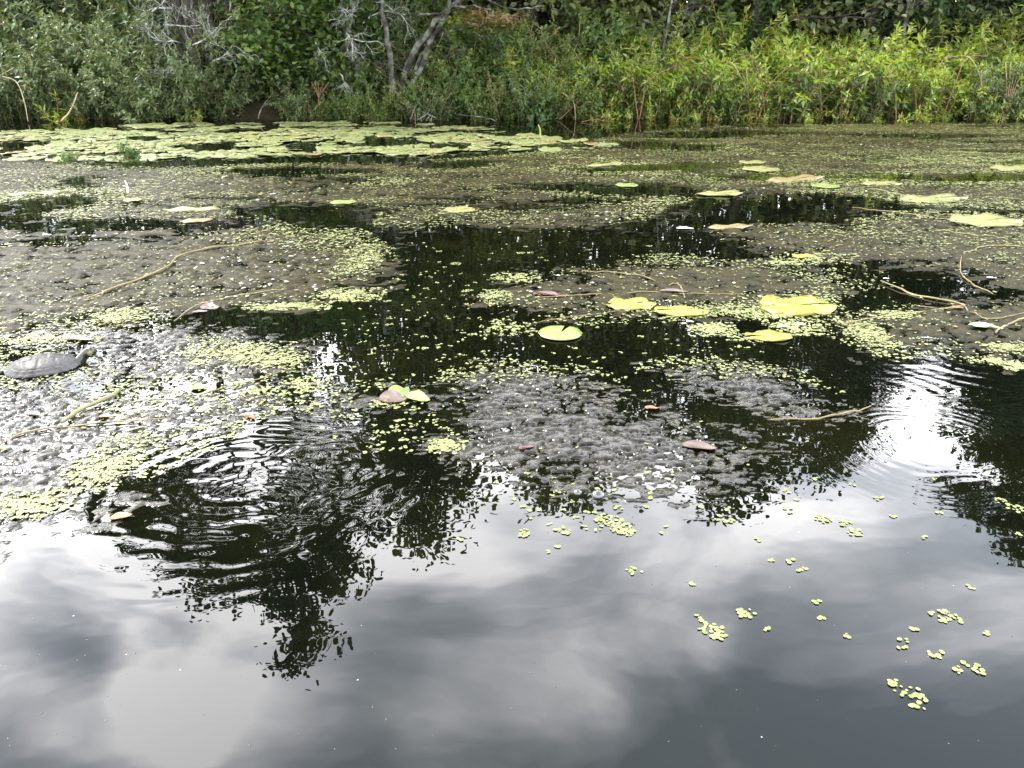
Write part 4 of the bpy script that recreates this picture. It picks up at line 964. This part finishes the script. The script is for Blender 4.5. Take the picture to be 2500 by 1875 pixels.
for i, (px, py, w, mat, lab) in enumerate(((1857, 415, 82, 'pad_far_yellow', 'flat pale lily pad at the right, farthest of the scattered ones'), (1530, 453, 55, 'pad_pale', 'small pale lily pad alone on the speckled mat'), (2280, 487, 165, 'pad_far_yellow', 'broad yellow lily pad in front of black water near the right edge'),
        (2405, 543, 150, 'pad_far_yellow', 'wide yellow lily pad nearest the right edge at mid distance'), (2015, 456, 62, 'pad_pale', 'small yellow-green lily pad before the green reflection'), (1760, 475, 110, 'pad_far_yellow', 'long thin yellow lily pad at the rim of a dark pool'), (1940, 438, 170, 'pad_brown', 'browning lily pad strip behind the small yellow-green pad'), (2150, 450, 90, 'pad_far_yellow', 'yellow lily pad touched with brown, left of the broad one'),
        (838, 495, 62, 'pad_pale', 'lone pale lily pad at the tip of the left dark pool'), (1122, 515, 75, 'pad_far_yellow', 'yellowish lily pad on the central speckled mat'), (2480, 413, 110, 'pad_far_yellow', 'yellow lily pad cut by the right edge, high up'), (1835, 397, 60, 'pad_far_yellow', 'small far yellowish pad above the flat pale one'), (1480, 403, 110, 'pad_far_yellow', 'yellow pad streak at the rim of the far green reflection'), (1780, 555, 110, 'pad_brown', 'tan withered pad on the mat edge with a white petal beside it'),
        (470, 513, 120, 'pad_far_yellow', 'yellow lily pad at the far side of the left brown mat'), (480, 540, 70, 'pad_brown', 'orange-brown withered pad on the left mat'), (325, 490, 40, 'pad_far_yellow', 'little yellow pad near the white spike on the left'), (90, 474, 120, 'pad_far_yellow', 'long yellow pad strip bordering the left dark pool'), (2330, 805, 10, 'pad_brown', 'tiny brown scrap near the forked stem'), (1960, 627, 55, 'pad_yellow', 'half sunken yellow pad among duckweed above the olive mat'))):
    pad(px, py, w, mat, lab, 320 + i, (1.0, 1, .5, .8, 1, .5, .35, .6, .8, 1, .6, .8, .3, .4, .4, .6, 1, .2, 1, .6)[i], rz=R.rand() * .6)
# folded lily leaf and other single leaves
def blade(name, px, py, w, mat, label, aspect=.45, rz=0, tilt=(0, 0), cat='leaf', z=.004, curl=.15, d=1):
    g = G(px, py); s = w / F * np.linalg.norm(g - CAM); h, _ = surf(g[:1], g[1:2])
    nu, nv = 14, 7; u = np.linspace(0, 1, nu); v = np.linspace(-1, 1, nv); U, V_ = np.meshgrid(u, v)
    wd = aspect * .5 * np.sin(PI * np.clip(U, 0.0, 1) ** .85) ** .8
    X = (U - .5); Yv = V_ * wd + .06 * np.sin(U * 5); Zv = curl * (V_ ** 2) * wd + curl * .5 * (U - .5) ** 2 + .01 * np.sin(U * 9 + V_ * 3)
    top = np.stack([X, Yv, Zv], -1).reshape(-1, 3); bot = top - [0, 0, .012]
    f = gridfaces(nv, nu); mb = MB(); mb.add(top * s, f); mb.add(bot * s, f[:, ::-1])
    o = obj(name, mb, M[mat], loc=(g[0], g[1], max(0, h[0]) + z)); o.rotation_euler = (tilt[0], tilt[1], rz)
    return tag(o, label, cat)
c = G(985, 972)
t = thing('folded_lily_leaf', 'folded pinkish green lily leaf with an upright green tip beside duckweed', 'lily pad', c)
for px, py, w, mat, rz, tl, asp in ((960, 978, 70, 'leaf_pink', .2, (.1, 0), .9), (972, 962, 55, 'pad_pale', .3, (.4, 0), .8), (1020, 975, 65, 'pad_pale', -.2, (.1, .1), .7)):
    o = blade('leaf_lobe', px, py, w, mat, None, asp, rz, tl); del o['category']
    o.parent = t; o.location = Vector(o.location) - Vector(c)
o = blade('upright_tip', 990, 970, 34, 'leaf_green', None, .6, 1.2, (.9, -.5)); del o['category']; o.parent = t; o.location = Vector(o.location) - Vector(c) + Vector((0, 0, .012))
blade('floating_leaf', 2405, 800, 66, 'leaf_grey', 'smooth grey-green leaf on the dark mat near the right edge', .55, -.3)
blade('floating_leaf', 485, 949, 36, 'leaf_green', 'small fresh green round leaf left of the folded lily leaf', .95, .3)
blade('fallen_leaf', 612, 1021, 32, 'leaf_red', 'bright red fallen leaf above the ripples', .45, -.5)
blade('fallen_leaf', 632, 1014, 20, 'leaf_green', 'tiny yellow-green leaf touching the red one', .25, .3)
blade('fallen_leaf', 296, 1264, 46, 'leaf_brown', 'orange-brown fallen leaf at the left end of the ripples', .6, .5)
blade('fallen_leaf', 260, 1021, 32, 'leaf_brown', 'small rust-brown leaf beside the pale root stalk', .55, .2)
blade('fallen_leaf', 85, 1014, 34, 'leaf_dark', 'dark purple leaf on the glistening left mat', .6, 0)
blade('fallen_leaf', 6, 1100, 26, 'leaf_brown', 'brown leaf cut by the left edge', .6, .1)
blade('fallen_leaf', 150, 1218, 30, 'leaf_brown', 'thin brown leaf by the lower left duckweed drift', .4, .6)
blade('fallen_leaf', 1706, 1096, 84, 'leaf_pink', 'dull pink fallen leaf on the right part of the crusty mat', .5, -.1, z=.008)
blade('fallen_leaf', 1285, 1098, 44, 'leaf_dark', 'dark maroon curled leaf on the middle of the crusty mat', .45, .5, z=.008)
blade('fallen_leaf', 1340, 723, 84, 'leaf_dark', 'long maroon leaf lying at the left end of the thin stem', .4, -.1)
blade('fallen_leaf', 1590, 998, 34, 'leaf_brown', 'small brown leaf at the top right of the crusty mat', .5, .0)
blade('fallen_leaf', 775, 941, 32, 'leaf_pink', 'small salmon leaf among duckweed left of the folded lily leaf', .45, -.1)
blade('fallen_leaf', 1645, 716, 70, 'leaf_pink', 'pale pinkish leaf under the curled stem end', .35, .0)
blade('lily_petal', 512, 752, 44, 'leaf_pink', 'pink water lily petal at the lower edge of the left brown mat', .6, .2, (.3, 0), 'petal')
blade('lily_petal', 488, 763, 36, 'leaf_pink', 'paler pink petal lying left of the larger one', .5, .4, (0, 0), 'petal')
blade('fallen_leaf', 2336, 756, 28, 'leaf_brown', 'small orange leaf hanging at the fork of the pale stem', .5, .2)
blade('fallen_leaf', 190, 832, 80, 'leaf_pink', 'long tan leaf behind the turtle head', .3, .1)
for px, py, w, lab in ((1910, 799, 24, 'white petal on black water left of another white petal'), (1952, 794, 28, 'white petal right of its twin on black water'), (1684, 787, 18, 'small white petal below the yellow pads'), (2163, 682, 14, 'tiny white petal near the forked stem'), (1672, 559, 40, 'white petal floating at the far pool beside the tan pad'), (2420, 680, 20, 'white petal on the right mat')):
    blade('lily_petal', px, py, w, 'petal', lab, .5, .0, cat='petal')

# stems lying on the water
def stem(pts, rad, label, mat='stem', name='lily_stalk', cat='stalk'):
    q = spline([G(x, y) for x, y in pts], 40); h, _ = surf(q[:, 0], q[:, 1])
    h = np.convolve(np.pad(np.maximum(h, 0), 3, 'edge'), np.ones(7) / 7, 'valid')
    u_ = np.linspace(0, 1, 40); dip = fbm(u_ * 7 + R.rand() * 90, u_ * 0, 2)
    q[:, 2] = h + rad * (1.0 - 1.5 * np.clip(dip - .42, 0, 1) * 2)
    q[:, :2] += (np.stack([fbm(u_ * 9 + 3, u_ * 0 + R.rand() * 9, 2), fbm(u_ * 9 + 40, u_ * 0 + R.rand() * 9, 2)], -1) - .5) * .007
    m = MB(); c = q[0].copy(); rad *= .5; tube(m, q - c, rad * (.45 + .55 * np.sin(PI * np.clip(u_ * .9 + .08, 0, 1)) ** .6) * (1 + .22 * (np.abs(np.sin(u_ * 11)) > .96) + .12 * R.randn(40)), 7)
    return tag(obj(name, m, M[mat], loc=c), label, cat)
stem([(1310, 732), (1450, 722), (1600, 717), (1810, 722)], .005, 'long thin tan stem lying straight above the yellow pads')
stem([(1420, 664), (1500, 668), (1570, 678), (1600, 690)], .005, 'short arched tan stem on the olive mat above the long straight one')
q = stem([(1632, 702), (1650, 697), (1660, 705), (1672, 732)], .006, 'hooked tan stem end crossing the long straight stem')
stem([(2150, 690), (2235, 722), (2340, 742), (2343, 748), (2250, 762), (2140, 778), (2070, 795)], .0085, 'thick forked pale stem bent like a V on the right')
stem([(2345, 745), (2370, 765), (2420, 782), (2500, 770)], .005, 'thin pinkish stem running right from the fork')
stem([(2345, 628), (2347, 670), (2375, 695), (2425, 718)], .006, 'yellow hooked stem standing above the V-shaped one')
stem([(2430, 815), (2460, 795), (2520, 780)], .009, 'thick brown stem end at the right edge by the grey-green leaf')
stem([(2080, 508), (2200, 520), (2330, 540)], .006, 'straight yellow stem leading to the wide yellow pad')
stem([(2285, 565), (2370, 575), (2460, 586)], .006, 'short straight pale stem on the right mat')
stem([(2120, 462), (2220, 478), (2290, 486)], .007, 'yellow stem leading to the broad yellow pad')
stem([(2350, 622), (2420, 603), (2520, 610)], .006, 'thin green stem across the right mat')
stem([(215, 738), (240, 722), (330, 690), (410, 658), (440, 630), (520, 608), (620, 594), (720, 575)], .009, 'long winding yellow-green stem across the left brown mat')
stem([(425, 785), (480, 748), (580, 728), (700, 708)], .006, 'curved yellow stem along the lower edge of the left mat')
stem([(1880, 1028), (2000, 1023), (2080, 1008), (2125, 995)], .005, 'curved pale stem below the small dark mat')
stem([(460, 975), (560, 945), (640, 925), (720, 897)], .004, 'thin straight yellow stem on dark water right of the green round leaf')
stem([(0, 1090), (60, 1062), (180, 1042), (400, 1025)], .005, 'faint long pale stem across the glistening left mat')
stem([(150, 1040), (200, 1010), (255, 985), (292, 965), (275, 952), (258, 942)], .013, 'thick pale root stalk bent at its end on the left mat', 'rhizome', 'root_stalk', 'root')
stem([(2230, 745), (2300, 755), (2340, 752)], .004, 'short stem piece inside the V-shaped stem')
stem([(540, 870), (520, 860), (560, 835)], .008, 'sunken pale stem end among duckweed on the left', 'rhizome')
stem([(240, 800), (270, 785), (300, 788)], .006, 'short orange-tan stem at the left dark pool')
stem([(1300, 790), (1400, 775), (1560, 755)], .003, 'hair-thin brown stem reaching from the green pad to the yellow one')

# bubbles
for px, py, w, lab in ((1460, 1208, 32, 'large clear bubble at the lower edge of the crusty mat'), (1410, 1202, 22, 'smaller bubble left of the large clear one')):
    g = G(px, py); s = w / 2 / F * np.linalg.norm(g - CAM); mb = MB()
    n, k = 20, 7
    V = [(math.cos(a) * math.cos(b) * s, math.sin(a) * math.cos(b) * s, math.sin(b) * s * .75) for b in np.linspace(0, PI / 2, k) for a in np.arange(n) * 2 * PI / n]
    Fq = [(j * n + i, j * n + (i + 1) % n, (j + 1) * n + (i + 1) % n, (j + 1) * n + i) for j in range(k - 1) for i in range(n)]
    mb.add(V, np.array(Fq))
    tag(obj('bubble', mb, M['bubble'], loc=(g[0], g[1], 0)), lab, 'bubble')

# plants standing in the pad mat
for px, py, s, kind, lab in ((322, 392, .7, 'darkbush', 'dark leafy tuft standing in the water at the front of the lily pads'), (170, 396, .42, 'darkbush', 'small dark tuft left of the larger one before the lily pads'), (1402, 366, .38, 'sprout', 'dark green shoot at the right tip of the lily pad mat'), (1145, 322, .35, 'sprout', 'green raised leaf tuft among the far pads')):
    g = G(px, py); plant(kind, g[0], g[1], s * .5, lab, None, 'water_plant', 'plant', z=-.03)
g = G(1320, 333)
t = tag(canes('flower_bud', 'yellow bud standing up from the lily pads below the dark rounded bush', 'flower bud', [[np.array([g[0], g[1], -.02]), np.array([g[0] - .01, g[1], .08]), np.array([g[0] - .03, g[1], .13])]], M['pad_yellow'], .014))
g = G(312, 472)
canes('white_spike', 'short white spike sticking up from the left speckled mat', 'flower', [[np.array([g[0], g[1], -.01]), np.array([g[0] + .005, g[1], .05]), np.array([g[0] - .005, g[1], .09])]], M['petal'], .008)

# ------------------------------------------------------------------ turtle
def turtlemat():
    m, nt, N, Lk = newmat('turtle_skin')
    tc = N.new('ShaderNodeTexCoord')
    w = N.new('ShaderNodeTexWave'); w.bands_direction = 'Y'; w.inputs['Scale'].default_value = 22; w.inputs['Distortion'].default_value = 1.5
    Lk.new(tc.outputs['Object'], w.inputs['Vector'])
    r = ramp(N, [(.0, (.012, .014, .010)), (.80, (.016, .018, .012)), (.92, (.12, .11, .035))]); Lk.new(w.outputs[0], r.inputs[0])
    p = N.new('ShaderNodeBsdfPrincipled'); p.inputs['Roughness'].default_value = .25; Lk.new(r.outputs[0], p.inputs['Base Color'])
    o = N.new('ShaderNodeOutputMaterial'); Lk.new(p.outputs[0], o.inputs[0]); return m
def shellmat():
    return noisemat('turtle_shell', [(.014, .013, .010), (.030, .028, .027), (.050, .047, .048), (.034, .035, .022)], 28, .48, .3, 6, .0012, 120)
g = G(103, 900); hd = G(205, 872)
dv = hd - g; ang = math.atan2(dv[1], dv[0])
dist = np.linalg.norm(g - CAM); sl = 66 / F * dist
t = thing('turtle', 'dark turtle with grey domed shell half out of the water, striped head raised', 'turtle', (g[0], g[1], 0), ang * .5)
mb = MB(); nu, nv = 110, 44
V = []
for j in range(nv + 1):
    b = -0.45 + (PI / 2 + .45) * j / nv
    for i in range(nu):
        a = 2 * PI * i / nu
        ux, uy = math.cos(a) * math.cos(b), math.sin(a) * math.cos(b); rr2 = math.hypot(ux, uy)
        gw = lambda d: math.exp(-(d / .022) ** 2)
        gr = 0
        if b > 0:
            if rr2 < .86:
                gr = gw(abs(uy) - .27)
                if abs(uy) < .27: gr = max([gr] + [gw(ux - q_) for q_ in (-.62, -.2, .22, .62)])
                else: gr = max([gr] + [gw(ux - q_ - .12 * (abs(uy) - .27) * (1 if q_ > 0 else -1)) for q_ in (-.42, .0, .42)])
            else: gr = max(gw(rr2 - .86), gw((a * 22 / (2 * PI)) % 1 / 4), 0)
        bump_ = .0022 * math.cos(uy * 5) * (b > 0)
        flare = 1 + .10 * math.exp(-((b - .05) / .16) ** 2)
        rx = sl * flare * (1.0 + .05 * math.cos(a))
        V.append((ux * rx, uy * sl * .76 * flare, math.sin(b) * sl * .40 + .004 * math.exp(-(uy / .07) ** 2) * (b > .2) + bump_ - .0028 * gr))
Fq = [(j * nu + i, j * nu + (i + 1) % nu, (j + 1) * nu + (i + 1) % nu, (j + 1) * nu + i) for j in range(nv) for i in range(nu)]
mb.add(V, np.array(Fq)); sh = obj('shell', mb, shellmat(), t); sh.location = (0, 0, .004)
mb = MB()
D = np.linalg.norm(dv)
q = spline([(sl * .6, 0, -.03), (sl * .95, 0, -.006), (D * .86, 0, .012), (D * .98, .0, .030), (D * 1.12, -.004, .036), (D * 1.22, -.006, .033)], 22)
u = np.linspace(0, 1, 22); rad = np.interp(u, [0, .3, .55, .68, .8, .92, 1], [.03, .02, .0155, .018, .020, .013, .005])
tube(mb, q, rad, 12)
for sy in (-1, 1):   # eyes
    c_ = np.array([D * 1.10, sy * .015 - .003, .047]); n_ = 8
    tube(mb, [c_ - [0, sy * .004, 0], c_, c_ + [0, sy * .003, 0]], [.002, .004, .0015], 8)
for sx, sy in ((.75, .75), (.75, -.75), (-.7, .7), (-.7, -.7)):
    tube(mb, spline([(sx * sl * .6, sy * sl * .5, -.02), (sx * sl * .95, sy * sl * .9, -.022), (sx * sl * 1.25, sy * sl * 1.15, -.03)], 8), np.linspace(.018, .010, 8), 8)
obj('body', mb, turtlemat(), t)

# ------------------------------------------------------------------ sky, sun, camera
SE, SA = math.radians(58), math.radians(-58)
w = bpy.data.worlds.new('World'); bpy.context.scene.world = w; w.use_nodes = True
nt = w.node_tree; N = nt.nodes; Lk = nt.links; N.clear()
sky = N.new('ShaderNodeTexSky'); sky.sky_type = 'NISHITA'; sky.sun_disc = False; sky.sun_elevation = SE; sky.sun_rotation = SA
tc = N.new('ShaderNodeTexCoord')
def VM(op, a, b=None):
    n = N.new('ShaderNodeVectorMath'); n.operation = op
    for i, v in enumerate((a, b)):
        if v is None: continue
        if isinstance(v, (tuple, list, np.ndarray)): n.inputs[i].default_value = tuple(v)
        else: Lk.new(v, n.inputs[i])
    return n
def MA(op, a, b=None, clamp=False):
    n = N.new('ShaderNodeMath'); n.operation = op; n.use_clamp = clamp
    for i, v in enumerate((a, b)):
        if v is None: continue
        if isinstance(v, (int, float)): n.inputs[i].default_value = v
        else: Lk.new(v, n.inputs[i])
    return n.outputs[0]
dirv = VM('NORMALIZE', tc.outputs['Generated']).outputs[0]
sep = N.new('ShaderNodeSeparateXYZ'); Lk.new(dirv, sep.inputs[0])
zz = MA('ADD', MA('MAXIMUM', sep.outputs[2], 0.0), .35)
cv = N.new('ShaderNodeCombineXYZ'); Lk.new(MA('DIVIDE', sep.outputs[0], zz), cv.inputs[0]); Lk.new(MA('DIVIDE', sep.outputs[1], zz), cv.inputs[1])
mp = N.new('ShaderNodeMapping'); mp.inputs['Rotation'].default_value = (0, 0, math.radians(-35)); mp.inputs['Scale'].default_value = (1.0, 1.9, 1)
Lk.new(cv.outputs[0], mp.inputs[0])
n1 = N.new('ShaderNodeTexNoise'); n1.inputs['Scale'].default_value = 2.7; n1.inputs['Detail'].default_value = 6; n1.inputs['Roughness'].default_value = .5; n1.inputs['Distortion'].default_value = .55
Lk.new(mp.outputs[0], n1.inputs['Vector'])
n2 = N.new('ShaderNodeTexNoise'); n2.inputs['Scale'].default_value = 3.2; n2.inputs['Detail'].default_value = 3
Lk.new(cv.outputs[0], n2.inputs['Vector'])
off = VM('SCALE', VM('SUBTRACT', n2.outputs['Color'], (.5, .5, .5)).outputs[0]); off.inputs['Scale'].default_value = .35
dd = VM('NORMALIZE', VM('ADD', dirv, off.outputs[0]).outputs[0]).outputs[0]
val = MA('MULTIPLY', MA('SUBTRACT', n1.outputs[0], .5), 2.6)
# large cloud masses: (photo point of the mirrored mass, angular radius deg, gain)
for px, py, rad, gain in ((20, 1330, 10, .7), (180, 1450, 5, -.42), (380, 1540, 5, -.3), (60, 1640, 5, -.22), (330, 1340, 4, .15), (450, 1680, 3.5, .3), (420, 1700, 7, .35), (120, 1760, 8, .02), (930, 1300, 7, .22), (1500, 1280, 10, .24), (1150, 1230, 7, .2), (2235, 1000, 5, .12), (2330, 1180, 6, .05), (2050, 1280, 7, .08), (1000, 1860, 8, -.22), (1750, 1840, 10, -.32), (2250, 1780, 11, -.30), (2000, 1580, 6, -.22), (700, 1850, 6, -.2), (1950, 1480, 4, -.1), (1330, 1690, 4.5, .16), (880, 1420, 4, .2), (1150, 1480, 4, .10), (980, 1440, 7, .26), (1700, 1380, 9, .20), (1250, 1600, 8, .14), (2100, 1420, 6, .12), (620, 1080, 9, .4)):
    c_ = RD(px, py); dot = VM('DOT_PRODUCT', dd, c_).outputs['Value']
    mr = N.new('ShaderNodeMapRange'); mr.interpolation_type = 'SMOOTHERSTEP'
    mr.inputs[1].default_value = math.cos(math.radians(rad * 1.5)); mr.inputs[2].default_value = 1; mr.inputs[3].default_value = 0; mr.inputs[4].default_value = gain
    Lk.new(dot, mr.inputs[0]); val = MA('ADD', val, mr.outputs[0])
el = N.new('ShaderNodeMapRange'); el.inputs[1].default_value = .42; el.inputs[2].default_value = .80; el.inputs[3].default_value = .62; el.inputs[4].default_value = .30
Lk.new(sep.outputs[2], el.inputs[0])
tot = MA('ADD', val, el.outputs[0], True)
cr = ramp(N, [(0, (17.5, 20, 23)), (.33, (32, 34.5, 38.5)), (.66, (57, 58, 62)), (1, (94, 93, 94))])
Lk.new(tot, cr.inputs[0])
mx = N.new('ShaderNodeMix'); mx.data_type = 'RGBA'; mx.inputs['Factor'].default_value = .9
bk = N.new('ShaderNodeMapRange'); bk.inputs[1].default_value = -.6; bk.inputs[2].default_value = .55; bk.inputs[3].default_value = .58; bk.inputs[4].default_value = 1
Lk.new(sep.outputs[1], bk.inputs[0])
sc_ = VM('SCALE', cr.outputs[0]); ze = N.new('ShaderNodeMapRange'); ze.interpolation_type = 'SMOOTHSTEP'; ze.inputs[1].default_value = .76; ze.inputs[2].default_value = .93; ze.inputs[3].default_value = 1; ze.inputs[4].default_value = .42
Lk.new(sep.outputs[2], ze.inputs[0])
Lk.new(MA('MULTIPLY', bk.outputs[0], ze.outputs[0]), sc_.inputs['Scale'])
Lk.new(sky.outputs[0], mx.inputs[6]); Lk.new(sc_.outputs[0], mx.inputs[7])
bg = N.new('ShaderNodeBackground'); bg.inputs['Strength'].default_value = .1; Lk.new(mx.outputs[2], bg.inputs['Color'])
wo = N.new('ShaderNodeOutputWorld'); Lk.new(bg.outputs[0], wo.inputs[0])

ld = bpy.data.lights.new('sun', 'SUN'); ld.energy = 4.0; ld.angle = math.radians(3); ld.color = (1, .96, .88)
lo = bpy.data.objects.new('sun', ld); C.objects.link(lo); lo.location = (-20, 20, 40)
sd_ = Vector((math.sin(SA) * math.cos(SE), math.cos(SA) * math.cos(SE), math.sin(SE)))
lo.rotation_euler = sd_.to_track_quat('Z', 'Y').to_euler()

cd = bpy.data.cameras.new('camera'); cam = bpy.data.objects.new('camera', cd); C.objects.link(cam)
cd.sensor_fit = 'HORIZONTAL'; cd.sensor_width = 36; cd.lens = 36 * F / 2500; cd.clip_start = .05; cd.clip_end = 1000
cam.location = CAM; cam.rotation_euler = (PI / 2 - PITCH, 0, 0)
sc = bpy.context.scene; sc.camera = cam
sc.view_settings.view_transform = 'Standard'; sc.view_settings.look = 'None'; sc.view_settings.gamma = 1; sc.view_settings.exposure = 1.0
sc.cycles.use_denoising = True
sc.cycles.max_bounces = 8; sc.cycles.transparent_max_bounces = 8
sc.cycles.sample_clamp_indirect = 8
